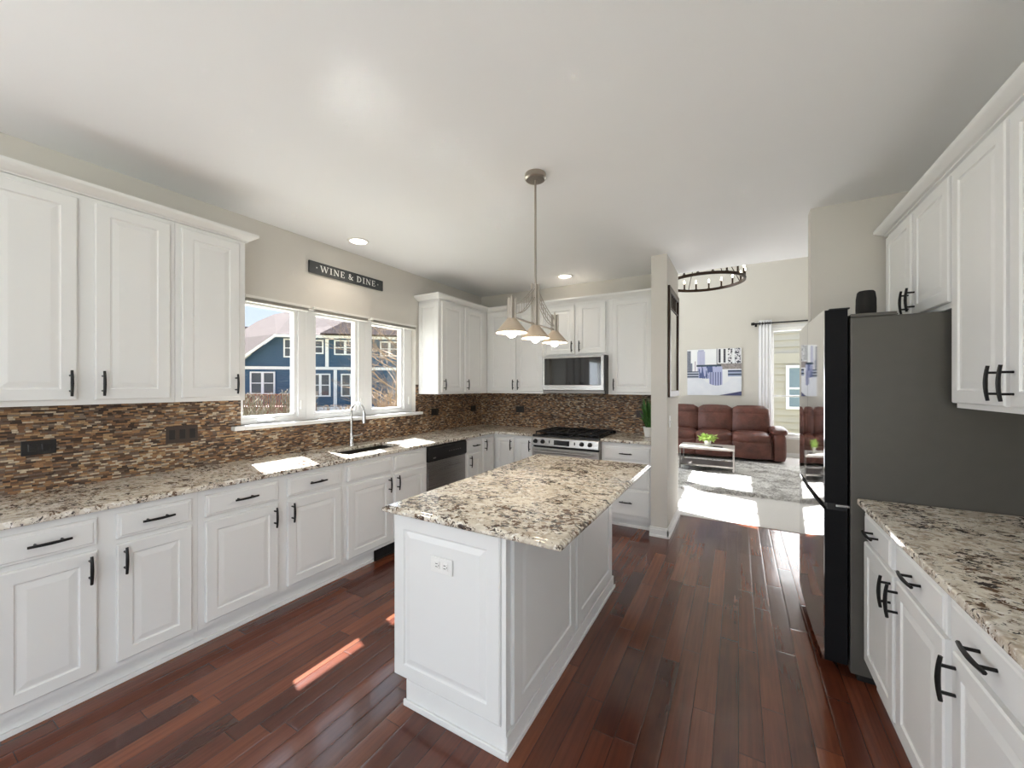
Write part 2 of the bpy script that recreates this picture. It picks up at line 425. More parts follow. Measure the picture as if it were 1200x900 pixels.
# ---------------------------------------------------------------- mesh helpers
class MB:
    def __init__(self): self.v = []; self.f = []
    def add(self, vs, fs):
        o = len(self.v); self.v += [tuple(p) for p in vs]; self.f += [tuple(i + o for i in f) for f in fs]; return self
    def box(self, x0, x1, y0, y1, z0, z1):
        return self.add([(x0, y0, z0), (x1, y0, z0), (x1, y1, z0), (x0, y1, z0), (x0, y0, z1), (x1, y0, z1), (x1, y1, z1), (x0, y1, z1)],
                        [(0, 3, 2, 1), (4, 5, 6, 7), (0, 1, 5, 4), (1, 2, 6, 5), (2, 3, 7, 6), (3, 0, 4, 7)])
    def tube(self, pts, r, n=8, cap=True):
        pts = [Vector(p) for p in pts]
        rs = r if isinstance(r, (list, tuple)) else [r] * len(pts)
        rings = []; up = None
        for i, p in enumerate(pts):
            d = (pts[min(i + 1, len(pts) - 1)] - pts[max(i - 1, 0)]).normalized()
            if up is None:
                up = Vector((0, 0, 1)) if abs(d.z) < 0.9 else Vector((1, 0, 0))
            a = d.cross(up)
            if a.length < 1e-5: a = d.orthogonal()
            a.normalize(); b = a.cross(d).normalized(); up = b
            rings.append([p + (a * math.cos(2 * PI * k / n) + b * math.sin(2 * PI * k / n)) * rs[i] for k in range(n)])
        vs = [q for rg in rings for q in rg]; fs = []
        for i in range(len(pts) - 1):
            for k in range(n):
                k2 = (k + 1) % n
                fs.append((i * n + k, i * n + k2, (i + 1) * n + k2, (i + 1) * n + k))
        if cap:
            fs.append(tuple(range(n))[::-1]); fs.append(tuple((len(pts) - 1) * n + k for k in range(n)))
        return self.add(vs, fs)
    def lathe(self, prof, c=(0, 0, 0), n=32, axis='Z', closed=False):
        vs = []; fs = []
        for (r, h) in prof:
            for k in range(n):
                a = 2 * PI * k / n
                x, y = r * math.cos(a), r * math.sin(a)
                if axis == 'Z': q = (x, y, h)
                elif axis == 'Y': q = (x, h, -y)
                else: q = (h, x, y)
                vs.append((q[0] + c[0], q[1] + c[1], q[2] + c[2]))
        m = len(prof)
        for i in range(m - 1 + (1 if closed else 0)):
            j = (i + 1) % m
            for k in range(n):
                k2 = (k + 1) % n
                fs.append((i * n + k, i * n + k2, j * n + k2, j * n + k))
        if not closed:
            if prof[0][0] > 1e-6: fs.append(tuple(range(n))[::-1])
            if prof[-1][0] > 1e-6: fs.append(tuple((m - 1) * n + k for k in range(n)))
        return self.add(vs, fs)
    def prism(self, poly, h0, h1, axis='Z'):
        n = len(poly)
        def P(a, b, h):
            return {'Z': (a, b, h), 'Y': (a, h, b), 'X': (h, a, b)}[axis]
        vs = [P(a, b, h0) for a, b in poly] + [P(a, b, h1) for a, b in poly]
        fs = [tuple(range(n))[::-1], tuple(range(n, 2 * n))] + [(i, (i + 1) % n, n + (i + 1) % n, n + i) for i in range(n)]
        return self.add(vs, fs)
    def panel(self, x0, x1, z0, z1, y, t=0.02, frame=0.055, flat=False):
        """raised-panel door; front face towards -Y, back at y, front at y - t"""
        def ring(i, d): return [(x0 + i, y - d, z0 + i), (x1 - i, y - d, z0 + i), (x1 - i, y - d, z1 - i), (x0 + i, y - d, z1 - i)]
        if flat: rings = [ring(0, 0), ring(0, t - 0.007), ring(0.004, t - 0.004), ring(0.012, t - 0.0035), ring(0.016, t)]
        else: rings = [ring(0, 0), ring(0, t - 0.005), ring(0.005, t), ring(frame, t), ring(frame + 0.005, t - 0.006),
                       ring(frame + 0.010, t - 0.0065), ring(frame + 0.034, t - 0.002), ring(frame + 0.036, t - 0.0018)]
        vs = [p for r in rings for p in r]; fs = [(3, 2, 1, 0)]
        for i in range(len(rings) - 1):
            for k in range(4):
                k2 = (k + 1) % 4
                fs.append((i * 4 + k, i * 4 + k2, (i + 1) * 4 + k2, (i + 1) * 4 + k))
        e = (len(rings) - 1) * 4
        fs.append((e, e + 1, e + 2, e + 3))
        return self.add(vs, fs)
    def cells(self, us, vs_, filled, w0, w1, axis='Z'):
        """slab with holes: grid us x vs_, extruded w0..w1 along axis"""
        def P(a, b, w): return {'Z': (a, b, w), 'Y': (a, w, b), 'X': (w, a, b)}[axis]
        nu, nv = len(us), len(vs_); idx = {}; V = []; Fc = []
        def g(i, j, k):
            if (i, j, k) not in idx:
                idx[(i, j, k)] = len(V); V.append(P(us[i], vs_[j], w1 if k else w0))
            return idx[(i, j, k)]
        F = lambda i, j: 0 <= i < nu - 1 and 0 <= j < nv - 1 and filled(i, j)
        for i in range(nu - 1):
            for j in range(nv - 1):
                if not F(i, j): continue
                for k in (0, 1): Fc.append((g(i, j, k), g(i + 1, j, k), g(i + 1, j + 1, k), g(i, j + 1, k)))
                for (di, dj, a, b) in ((-1, 0, (i, j), (i, j + 1)), (1, 0, (i + 1, j), (i + 1, j + 1)), (0, -1, (i, j), (i + 1, j)), (0, 1, (i, j + 1), (i + 1, j + 1))):
                    if not F(i + di, j + dj): Fc.append((g(*a, 0), g(*b, 0), g(*b, 1), g(*a, 1)))
        return self.add(V, Fc)
    def rbox(self, c, s, r, bulge=0.0, n=7, rot=None):
        cx, cy, cz = c; hx, hy, hz = s[0] / 2, s[1] / 2, s[2] / 2
        r = min(r, hx, hy, hz)
        pts = {}; V = []; Fc = []
        def vid(i, j, k):
            if (i, j, k) in pts: return pts[(i, j, k)]
            p = Vector(((i / n * 2 - 1), (j / n * 2 - 1), (k / n * 2 - 1)))
            q = Vector((p.x * hx, p.y * hy, p.z * hz))
            inner = Vector((max(-hx + r, min(hx - r, q.x)), max(-hy + r, min(hy - r, q.y)), max(-hz + r, min(hz - r, q.z))))
            d = q - inner
            if d.length > 1e-9: q = inner + d.normalized() * r
            if bulge:
                w = [(1 - p.x ** 2), (1 - p.y ** 2), (1 - p.z ** 2)]
                q += Vector((p.x * w[1] * w[2], p.y * w[0] * w[2], p.z * w[0] * w[1])) * bulge
            if rot: q = rot @ q
            pts[(i, j, k)] = len(V); V.append((q.x + cx, q.y + cy, q.z + cz)); return pts[(i, j, k)]
        R = range(n)
        for a in R:
            for b in R:
                Fc.append((vid(a, b, 0), vid(a, b + 1, 0), vid(a + 1, b + 1, 0), vid(a + 1, b, 0)))
                Fc.append((vid(a, b, n), vid(a + 1, b, n), vid(a + 1, b + 1, n), vid(a, b + 1, n)))
                Fc.append((vid(a, 0, b), vid(a + 1, 0, b), vid(a + 1, 0, b + 1), vid(a, 0, b + 1)))
                Fc.append((vid(a, n, b), vid(a, n, b + 1), vid(a + 1, n, b + 1), vid(a + 1, n, b)))
                Fc.append((vid(0, a, b), vid(0, a, b + 1), vid(0, a + 1, b + 1), vid(0, a + 1, b)))
                Fc.append((vid(n, a, b), vid(n, a + 1, b), vid(n, a + 1, b + 1), vid(n, a, b + 1)))
        return self.add(V, Fc)
    def xform(self, mat):
        self.v = [tuple(mat @ Vector(p)) for p in self.v]; return self

def obj(name, mb, mat, parent=None, bevel=0.0, smooth=False, seg=2):
    me = bpy.data.meshes.new(name)
    me.from_pydata(mb.v, [], mb.f)
    me.validate(); 
    import bmesh
    b = bmesh.new(); b.from_mesh(me); bmesh.ops.recalc_face_normals(b, faces=b.faces); b.to_mesh(me); b.free()
    me.materials.append(M[mat] if isinstance(mat, str) else mat)
    o = bpy.data.objects.new(name, me)
    COL.objects.link(o)
    if parent is not None: o.parent = parent
    if smooth:
        for p in me.polygons: p.use_smooth = True
        if smooth != 'all': me.set_sharp_from_angle(angle=math.radians(38))
    if bevel:
        m = o.modifiers.new('bevel', 'BEVEL'); m.width = bevel; m.segments = seg; m.limit_method = 'ANGLE'
        m.angle_limit = math.radians(50); m.harden_normals = False
    return o
def tag(o, label=None, cat=None, group=None, kind=None):
    if label: o['label'] = label
    if cat: o['category'] = cat
    if group: o['group'] = group
    if kind: o['kind'] = kind
    return o
def thing(name, label, cat, loc=(0, 0, 0), rz=0.0, group=None):
    o = bpy.data.objects.new(name, None); COL.objects.link(o)
    o.empty_display_size = 0.1
    o.location = loc; o.rotation_euler = (0, 0, rz)
    return tag(o, label, cat, group)
def struct(name, mb, mat, parent=None, **kw):
    o = obj(name, mb, mat, parent, **kw)
    if parent is None: o['kind'] = 'structure'
    return o
def dup(root, loc=None, rz=None, label=None):
    r = root.copy(); COL.objects.link(r)
    if loc is not None: r.location = loc
    if rz is not None: r.rotation_euler = (0, 0, rz)
    if label: r['label'] = label
    for ch in list(root.children):
        c = ch.copy(); COL.objects.link(c); c.parent = r
        for g in list(ch.children):
            d = g.copy(); COL.objects.link(d); d.parent = c
    return r

# ---------------------------------------------------------------- room dimensions (metres)
WX = -3.205      # left wall
BY = 4.667       # kitchen back wall
RX = 1.147       # right wall behind fridge and counter
CZ = 2.74        # kitchen ceiling
EY = 4.81        # kitchen / living edge
LX = 3.2         # living right wall
FY = 9.80        # living far wall
RY = -3.6        # rear wall
LZ = 5.3         # living ceiling

RL, RB, RR = PI / 2, 0.0, -PI / 2                # facing +X, -Y, -X

# ---------------------------------------------------------------- structure
struct('floor', MB().box(WX - .15, LX + .15, RY - .15, EY, -0.12, 0.0), 'floor')
struct('floor_living', MB().box(WX - .15, LX + .15, EY, FY + .15, -0.12, 0.006), 'carpet')
struct('ceiling', MB().box(WX - .15, RX + .15, RY - .15, EY, CZ, CZ + 0.25).box(RX + .15, LX + .15, 3.52, EY, CZ, CZ + .25), 'ceiling')
struct('ceiling_living', MB().box(WX - .15, LX + .15, EY - .15, FY + .15, LZ, LZ + 0.15), 'ceiling')
struct('wall_header', MB().box(WX - .15, LX + .15, EY - .15, EY, CZ + .25, LZ), 'wall_living')
# left wall, kitchen: opening for the triple window and a window behind the camera
ys = [RY - .15, -2.9, -0.9, 1.515, 3.34, EY]
zs = [0.0, 0.75, 1.17, 2.13, 2.2, CZ]
struct('wall_left', MB().cells(ys, zs, lambda i, j: not ((i == 3 and j == 2) or (i == 1 and j in (1, 2))), WX - .15, WX, 'X'), 'wall')
# left wall, living room
ys = [EY, 5.75, 6.95, 7.15, 8.35, FY + .15]
zs = [0.0, 0.6, 2.4, 3.6, 4.95, LZ]
struct('wall_left_living', MB().cells(ys, zs, lambda i, j: not (i in (1, 3) and j in (1, 3)), WX - .15, WX, 'X'), 'wall_living')
struct('wall_back', MB().box(WX, -0.743, BY, EY, 0, CZ), 'wall')
struct('wall_partition', MB().box(-0.743, -0.595, 4.02, EY, 0, CZ), 'wall')
struct('wall_right', MB().cells([RY - .15, -2.9, -.9, 3.52], [0, .65, 2.25, CZ], lambda i, j: not (i == 1 and j == 1), RX, RX + .15, 'X'), 'wall')  # opening made for the added fill light behind the camera
struct('wall_fridge', MB().box(0.45, LX + .15, 3.52, 3.64, 0, CZ), 'wall')
struct('wall_right_living', MB().box(LX, LX + .15, 3.64, FY + .15, 0, LZ), 'wall_living')
xs = [WX - .15, 0.58, 1.62, LX + .15]; zs = [0.0, 0.42, 2.66, LZ]
struct('wall_far', MB().cells(xs, zs, lambda i, j: not (i == 1 and j == 1), FY, FY + .15, 'Y'), 'wall_living')
xs = [WX - .15, -1.7, 0.9, RX + .15]; zs = [0.0, 0.02, 2.3, CZ]
struct('wall_rear', MB().cells(xs, zs, lambda i, j: not (i == 1 and j == 1), RY - .15, RY, 'Y'), 'wall')

# baseboards
def skirting(name, runs, h=0.09, t=0.014):
    mb = MB()
    for (x0, y0, x1, y1, nx, ny) in runs:
        for (th, z0, z1) in ((t, 0, h - .018), (t * .6, h - .018, h), (t * 1.7, 0, 0.02)):
            xa, xb = sorted((x0, x1)); ya, yb = sorted((y0, y1))
            if nx > 0: xb = xa + th
            if nx < 0: xa = xb - th
            if ny > 0: yb = ya + th
            if ny < 0: ya = yb - th
            mb.box(xa, xb, ya, yb, z0, z1)
    struct(name, mb, 'trim')
skirting('baseboard_partition', [(-0.757, 4.02, -0.581, 4.02, 0, -1), (-0.595, 4.006, -0.595, EY + .014, 1, 0)])
skirting('baseboard_far', [(WX, FY, LX, FY, 0, -1)])
skirting('baseboard_fridge', [(0.436, 3.52, 1.147, 3.52, 0, -1), (0.45, 3.506, 0.45, 3.654, -1, 0)])

# ---------------------------------------------------------------- kitchen triple window
wins = [(1.515, 2.065, 1.57, 1.965), (2.065, 2.683, 2.165, 2.58), (2.683, 3.34, 2.785, 3.19)]
for n, (a, b, ga, gb) in enumerate(wins, 1):
    gz0, gz1 = 1.232, 2.095
    fr = MB().cells([a, ga - .03, gb + .03, b], [1.17, gz0 - .025, gz1 + .02, 2.13], lambda i, j: not (i == 1 and j == 1), -3.345, -3.262, 'X')
    wf = struct('window_%d' % n, fr, 'trim', bevel=0.003)
    sash = MB().cells([ga - .03, ga, gb, gb + .03], [gz0 - .025, gz0, gz1, gz1 + .02], lambda i, j: not (i == 1 and j == 1), -3.335, -3.278, 'X')
    obj('sash', sash, 'trim', wf, bevel=0.003)
    obj('pane', MB().box(-3.306, -3.302, ga - .002, gb + .002, gz0 - .002, gz1 + .002), 'glass', wf)
    if n == 1:
        c = MB().rbox((-3.25, (ga + gb) / 2 - .06, 1.195), (.03, .10, .02), .008)
        c.tube([(-3.24, 1.68, 1.20), (-3.225, 1.73, 1.205), (-3.225, 1.77, 1.20)], .006)
        obj('crank_handle', c, 'white_plastic', wf, smooth=True)
    lk = MB().rbox((-3.258, b - .045, 1.30), (.012, .022, .085), .005)
    obj('sash_lock', lk, 'white_plastic', wf, smooth=True)
struct('trim_1', MB().box(-3.262, -3.140, 1.517, 3.338, 1.139, 1.170).box(WX + .0005, -3.140, 1.45, 1.517, 1.139, 1.170).box(WX + .0005, -3.140, 3.338, 3.40, 1.139, 1.170), 'trim', bevel=0.006)  # window sill

# rolled up mini blinds
blind_labels = ['raised white mini blind above the left window pane, nearest the upper cabinets',
                'raised white mini blind above the middle window pane, behind the faucet',
                'raised white mini blind above the right window pane, nearest the corner cabinet']
for (a, b), lb in zip([(1.535, 2.045), (2.085, 2.665), (2.705, 3.325)], blind_labels):
    t = thing('mini_blind', lb, 'blind', (-3.2035, a, 2.150), RL, group='raised blinds over the kitchen window')
    L = b - a
    obj('headrail', MB().box(0, L, -.032, 0, -.020, 0.0), 'blind', t, bevel=.002)
    s = MB()
    for k in range(6): s.box(.01, L - .01, -.028, -.002, -.0245 - k * .0034, -.0225 - k * .0034)
    obj('slat_stack', s, 'blind_slat', t)
    obj('bottom_rail', MB().box(.008, L - .008, -.029, -.001, -.050, -.043), 'blind', t, bevel=.002)

# ---------------------------------------------------------------- backsplashes
ys = [0.26, 1.515, 3.34, 3.392, BY - .0005]; zs = [0.9141, 1.139, 1.3699, 1.48]
def bs(i, j):
    if j == 0: return True
    if j == 1: return i != 1
    return i == 2
o = obj('backsplash', MB().cells(ys, zs, bs, WX + .0004, WX + .009, 'X'), 'mosaic_y')
tag(o, 'brown slate strip mosaic backsplash on the left wall beneath the window', 'backsplash')
o = obj('backsplash', MB().box(WX + .0095, -0.7435, BY - .009, BY - .0004, 0.9141, 1.40), 'mosaic_x')
tag(o, 'brown slate mosaic backsplash on the back wall behind the range', 'backsplash')

# ---------------------------------------------------------------- cabinets
def handle_mb(L=0.128, vertical=True):
    """arched bar pull; centre at origin on the door face, pointing to -Y"""
    mb = MB(); pts = []; n = 8
    for i in range(n + 1):
        s = i / n * 2 - 1
        pts.append((0, -(0.030 + 0.006 * (1 - s * s)), s * L / 2))
    mb.tube(pts, [0.0056 + 0.0014 * (1 - abs(i / n * 2 - 1)) for i in range(n + 1)], 6)
    for s in (-1, 1): mb.tube([(0, 0.0, s * L * .30), (0, -.034, s * L * .30)], .0050, 6)
    if not vertical: mb.xform(Matrix.Rotation(PI / 2, 4, 'Y'))
    return mb
HM = {}
def add_handle(parent, x, y, z, vertical):
    mb = handle_mb(vertical=vertical)
    mb.v = [(a + x, b + y, c + z) for a, b, c in mb.v]
    obj('handle', mb, 'black_metal', parent, smooth=True)
def front(parent, kind, x0, x1, z0, z1, y, hd=None, upper=False, frame=0.055, mat='cabinet'):
    """hd: 'L'/'R' vertical handle near that edge, 'H' horizontal centred"""
    flat = kind == 'drawer'
    d = obj(kind, MB().panel(x0, x1, z0, z1, y, 0.02, frame, flat), mat, parent)
    if hd == 'H': add_handle(d, (x0 + x1) / 2, y - .02, (z0 + z1) / 2 + .005, False)
    elif hd:
        hx = x0 + .026 if hd == 'L' else x1 - .026
        hz = z0 + .085 if upper else z1 - .078
        add_handle(d, hx, y - .02, hz, True)
    return d
def base_cabinet(label, loc, rz, W, fronts, depth=0.60, kick=True, name='base_cabinet', kd=.555, shoe=True):
    t = thing(name, label, 'cabinet', loc, rz)
    mb = MB().box(0.0005, W - .0005, -depth, -0.003, 0.105, 0.8835)
    obj('cabinet_body', mb, 'cabinet', t)
    if kick:
        k = MB().box(0.0005, W - .0005, -kd, -.01, 0, 0.1045)
        if shoe: k.box(0.0005, W - .0005, -kd - .012, -kd, 0, 0.022)
        obj('toe_kick', k, 'cabinet', t)
    for fr in fronts: front(t, *fr[:5], -depth - .0003, *(fr[5:] or (None,)))
    return t
def wall_cabinet(label, loc, rz, W, z0, z1, doors, depth=0.305, side=None):
    t = thing('wall_cabinet', label, 'cabinet', (loc[0], loc[1], z0), rz)
    H = z1 - z0
    obj('cabinet_body', MB().box(0.0005, W - .0005, -depth, -.003, 0, H), 'cabinet', t, bevel=.0015)
    for (x0, x1, a, b, hd) in doors:
        front(t, 'door', x0, x1, a - z0, b - z0, -depth - .0003, hd, True)
    if side is not None: side(t, H)
    return t
D1, D2, W1, W2 = 0.135, 0.702, 0.728, 0.850     # door and drawer heights
y0 = .285
base_cabinet('white two-door base cabinet at the near end of the left counter', (WX + .001, y0, 0), RL, 1.016 - y0,
    [('drawer', .318 - y0, .618 - y0, W1, W2, 'H'), ('drawer', .685 - y0, .984 - y0, W1, W2, 'H'),
     ('door', .318 - y0, .618 - y0, D1, D2, 'R'), ('door', .685 - y0, .984 - y0, D1, D2, 'L')])
y0 = 1.016
base_cabinet('white two-door base cabinet left of the sink cabinet, both drawers with black pulls', (WX + .001, y0, 0), RL, 1.944 - y0,
    [('drawer', 1.048 - y0, 1.448 - y0, W1, W2, 'H'), ('drawer', 1.51 - y0, 1.916 - y0, W1, W2, 'H'),
     ('door', 1.048 - y0, 1.448 - y0, D1, D2, 'R'), ('door', 1.51 - y0, 1.916 - y0, D1, D2, 'L')])
y0 = 1.944
c = base_cabinet('white sink base cabinet with handleless false drawer fronts, under the sink', (WX + .001, y0, 0), RL, 2.862 - y0,
    [('drawer', 1.972 - y0, 2.402 - y0, W1, W2, None), ('drawer', 2.445 - y0, 2.83 - y0, W1, W2, None),
     ('door', 1.972 - y0, 2.402 - y0, D1, D2, 'R'), ('door', 2.445 - y0, 2.83 - y0, D1, D2, 'L')])
# lower the body of the sink cabinet so that the basin has its room
for ch in c.children:
    if ch.name.startswith('cabinet_body'):
        ch.data = ch.data.copy()
        mb = MB().box(.0005, .9175, -.60, -.003, .105, .66).box(.0005, .9175, -.60, -.56, .66, .8835)
        me = bpy.data.meshes.new('cabinet_body'); me.from_pydata(mb.v, [], mb.f); me.materials.append(M['cabinet']); ch.data = me
y0 = 3.476
base_cabinet('narrow white base cabinet between dishwasher and corner, with one drawer', (WX + .001, y0, 0), RL, 3.79 - y0,
    [('drawer', 3.515 - y0, 3.76 - y0, W1, W2, 'H'), ('door', 3.515 - y0, 3.76 - y0, D1, D2, 'L')])
# corner cabinet, L-shaped
t = thing('corner_cabinet', 'white L-shaped corner base cabinet with a folding pair of doors', 'cabinet', (WX + .001, 3.791, 0), 0)
H_ = BY - .002 - 3.791
obj('cabinet_body', MB().prism([(0.002, 0), (.60, 0), (.60, 4.067 - 3.791), (.899, 4.067 - 3.791), (.899, H_), (0.002, H_)], .105, .8835), 'cabinet', t)
obj('toe_kick', MB().prism([(0.002, 0), (.555, 0), (.555, .32), (.899, .32), (.899, H_), (0.002, H_)], 0, .1045), 'cabinet', t)
mb = MB().panel(.025, .252, .135, .85, 0, .02, .045); mb.xform(Matrix.Translation((.6003, 0, 0)) @ Matrix.Rotation(PI / 2, 4, 'Z'))
d = obj('door', mb, 'cabinet', t)
h = handle_mb(); h.xform(Matrix.Translation((.6203, .045, .772)) @ Matrix.Rotation(PI / 2, 4, 'Z')); obj('handle', h, 'black_metal', d, smooth=True)
d = obj('door', MB().panel(.64, .890, .135, .85, .2755, .02, .045), 'cabinet', t)
add_handle(d, .86, .2553, .765, True)
# narrow one left of the range
BD = .60
x0 = -2.3045
base_cabinet('very narrow white base cabinet between corner cabinet and range', (x0, BY, 0), RB, -2.042 - x0,
    [('door', .03, .237, D1, W2, 'R')], depth=BD)
x0 = -1.252
base_cabinet('white three-drawer base cabinet between range and partition wall', (x0, BY, 0), RB, -.745 - x0,
    [('drawer', .035, .485, .705, .835, 'H'), ('drawer', .035, .485, .425, .69, 'H'), ('drawer', .035, .485, .14, .412, 'H')], depth=BD, kd=.515)

# right run
yb = 2.524
base_cabinet('white base cabinet on the right wall beside the fridge, with two drawers', (RX - .001, yb, 0), RR, yb - 1.634,
    [('drawer', .012, yb - 2.135, W1, .853, 'H'), ('drawer', yb - 2.075, yb - 1.648, W1, .853, 'H'),
     ('door', .012, yb - 2.10, D1, D2 + .01, 'R'), ('door', yb - 2.07, yb - 1.66, D1, D2 + .01, 'L')], depth=.597)
yb = 1.633
base_cabinet('white base cabinet on the right wall nearest the camera, bottom right corner', (RX - .001, yb, 0), RR, .86,
    [('drawer', .012, .43, W1, .853, 'H'), ('drawer', .46, .848, W1, .853, 'H'),
     ('door', .028, .43, D1, D2 + .01, 'L'), ('door', .46, .832, D1, D2 + .01, 'R')], depth=.597)

# wall cabinets
U0, U1 = 1.37, 2.44
y0 = .285
wall_cabinet('white double-door wall cabinet at the near end of the left wall', (WX + .001, y0), RL, 1.0175 - y0, U0, U1,
    [(.31 - y0, .618 - y0, 1.395, 2.415, 'R'), (.681 - y0, .991 - y0, 1.395, 2.415, 'L')])
y0 = 1.018
wall_cabinet('white single-door wall cabinet left of the kitchen window', (WX + .001, y0), RL, 1.401 - y0, U0, U1,
    [(1.046 - y0, 1.36 - y0, 1.395, 2.415, 'R')])
y0 = 3.392
def side_panel(t, H):
    mb = MB().panel(.012, .30, .012, H - .03, 0, .012, .05); mb.v = [(a - .0, b, c) for a, b, c in mb.v]
    mb.xform(Matrix.Translation((0.0005, -.305, 0)) @ Matrix.Rotation(-PI / 2, 4, 'Z') @ Matrix.Rotation(0, 4, 'Z'))
    # rotate so that the face looks along -X local (towards the window)
    mb.v = [(0.0005 - (0.0005 - x if x < 0.0005 else -(x - 0.0005)), y, z) for x, y, z in mb.v]
    return mb
t = wall_cabinet('white corner wall cabinet right of the kitchen window', (WX + .001, y0), RL, 4.361 - y0, U0, U1,
    [(3.425 - y0, 3.81 - y0, 1.395, 2.415, 'L'), (3.86 - y0, 4.25 - y0, 1.395, 2.415, 'L')])
mb = MB().panel(.004, .301, .006, 1.045, 0, .014, .05)       # end panel facing the window
mb.xform(Matrix.Translation((0.0, -.004, 0)) @ Matrix.Rotation(-PI / 2, 4, 'Z'))
obj('side_panel', mb, 'cabinet', t)
x0 = -2.8975
wall_cabinet('white double-door wall cabinet on the back wall left of the microwave', (x0, BY), RB, -2.041 - x0, U0, U1,
    [(.05, -2.455 - x0, 1.395, 2.415, 'R'), (-2.435 - x0, -2.072 - x0, 1.395, 2.415, 'L')])
x0 = -2.040
wall_cabinet('short white double-door wall cabinet above the microwave', (x0, BY), RB, -1.268 - x0, 1.812, U1,
    [(.025, -1.665 - x0, 1.838, 2.415, 'R'), (-1.622 - x0, -1.292 - x0, 1.838, 2.415, 'L')])
x0 = -1.267
wall_cabinet('white single-door wall cabinet right of the microwave beside the partition', (x0, BY), RB, -.745 - x0, U0, U1,
    [(.045, .475, 1.395, 2.415, 'L')])
yb = 3.424
wall_cabinet('short white double-door wall cabinet over the fridge', (RX - .001, yb), RR, yb - 2.500, 1.822, U1,
    [(yb - 3.39, yb - 2.975, 1.848, 2.415, 'R'), (yb - 2.94, yb - 2.525, 1.848, 2.415, 'L')])
yb = 2.4995
wall_cabinet('tall white double-door wall cabinet on the right wall over the counter', (RX - .001, yb), RR, yb - 1.63, U0, U1,
    [(.008, yb - 2.09, 1.392, 2.415, 'R'), (yb - 2.06, yb - 1.66, 1.392, 2.415, 'L')])

# crown mouldings: profile (outward offset, height) swept along a plan path with mitred corners
PROF = [(-.02, .0005), (.014, .0005), (.016, .006), (.022, .009), (.030, .016), (.044, .026), (.056, .034), (.060, .040), (.060, .054), (-.02, .054)]
def crown(label, path):
    """path: plan points walked with the cabinet on the left-hand side"""
    mb = MB(); n = len(path); rings = []
    for i, (x, y) in enumerate(path):
        def nrm(a, b):
            d = Vector((b[0] - a[0], b[1] - a[1])).normalized(); return Vector((d.y, -d.x))
        if i == 0: m = nrm(path[0], path[1])
        elif i == n - 1: m = nrm(path[-2], path[-1])
        else:
            a, b = nrm(path[i - 1], path[i]), nrm(path[i], path[i + 1]); m = (a + b); m = m / max(.2, m.dot(a))
        rings.append([(x + m.x * o, y + m.y * o, U1 + z) for o, z in PROF])
    k = len(PROF); vs = [p for r in rings for p in r]; fs = [tuple(range(k)), tuple((n - 1) * k + j for j in range(k))]
    for i in range(n - 1):
        for j in range(k):
            j2 = (j + 1) % k
            fs.append((i * k + j, i * k + j2, (i + 1) * k + j2, (i + 1) * k + j))
    mb.add(vs, fs)
    tag(obj('crown_moulding', mb, 'cabinet', smooth=True), label, 'moulding')
fx = WX + .3065
crown('white crown moulding along the top of the left wall cabinets before the window', [(fx, .285), (fx, 1.4015), (WX + .001, 1.4015)])
# (left run walked towards +Y has the cabinet on its left)
by_ = BY - .3055
crown('white crown moulding turning the corner above the back wall cabinets', [(WX + .001, 3.377), (fx, 3.377), (fx, by_), (-.745, by_)][::1])
crown('white crown moulding along the top of the right wall cabinets', [(RX - .001, 3.4245), (RX - .3065, 3.4245), (RX - .3065, 1.63)])

# ---------------------------------------------------------------- countertops
xs = [WX + .0008, -3.03, -2.72, -2.570, -2.0425]; ys = [.285, 2.08, 2.69, 4.022, BY - .0008]
mb = MB().cells(xs, ys, lambda i, j: (i == 3 and j == 3) or (i < 3 and not (i == 1 and j == 1)), .884, .914, 'Z')
tag(obj('countertop', mb, 'granite', bevel=.006, seg=3), 'speckled granite countertop along the left wall with the sink cut into it', 'countertop')
mb = MB().box(-1.2515, -.7438, 4.015, BY - .0008, .884, .914)
tag(obj('countertop', mb, 'granite', bevel=.006, seg=3), 'short granite countertop between the range and the partition wall', 'countertop')
mb = MB().box(.505, RX - .0008, .76, 2.524, .884, .914)
tag(obj('countertop', mb, 'granite', bevel=.006, seg=3), 'granite countertop on the right beside the fridge side panel', 'countertop')
prof = []
mb = MB()
ix0, ix1, iy0, iy1 = -1.430, -.535, 1.272, 2.885
ring = lambda i, z: [(ix0 + i, iy0 + i, z), (ix1 - i, iy0 + i, z), (ix1 - i, iy1 - i, z), (ix0 + i, iy1 - i, z)]
lv = [(.016, .884), (.004, .886), (0, .892), (0, .900), (.004, .905), (.010, .907), (.014, .912), (.020, .914)]
vs = [p for i, z in lv for p in ring(i, z)]; fs = [(0, 1, 2, 3), tuple(len(lv) * 4 - 4 + k for k in range(4))]
for i in range(len(lv) - 1):
    for k in range(4): fs.append((i * 4 + k, i * 4 + (k + 1) % 4, i * 4 + 4 + (k + 1) % 4, i * 4 + 4 + k))
mb.add(vs, fs)
tag(obj('countertop', mb, 'granite'), 'large cream speckled granite top of the central island', 'countertop')

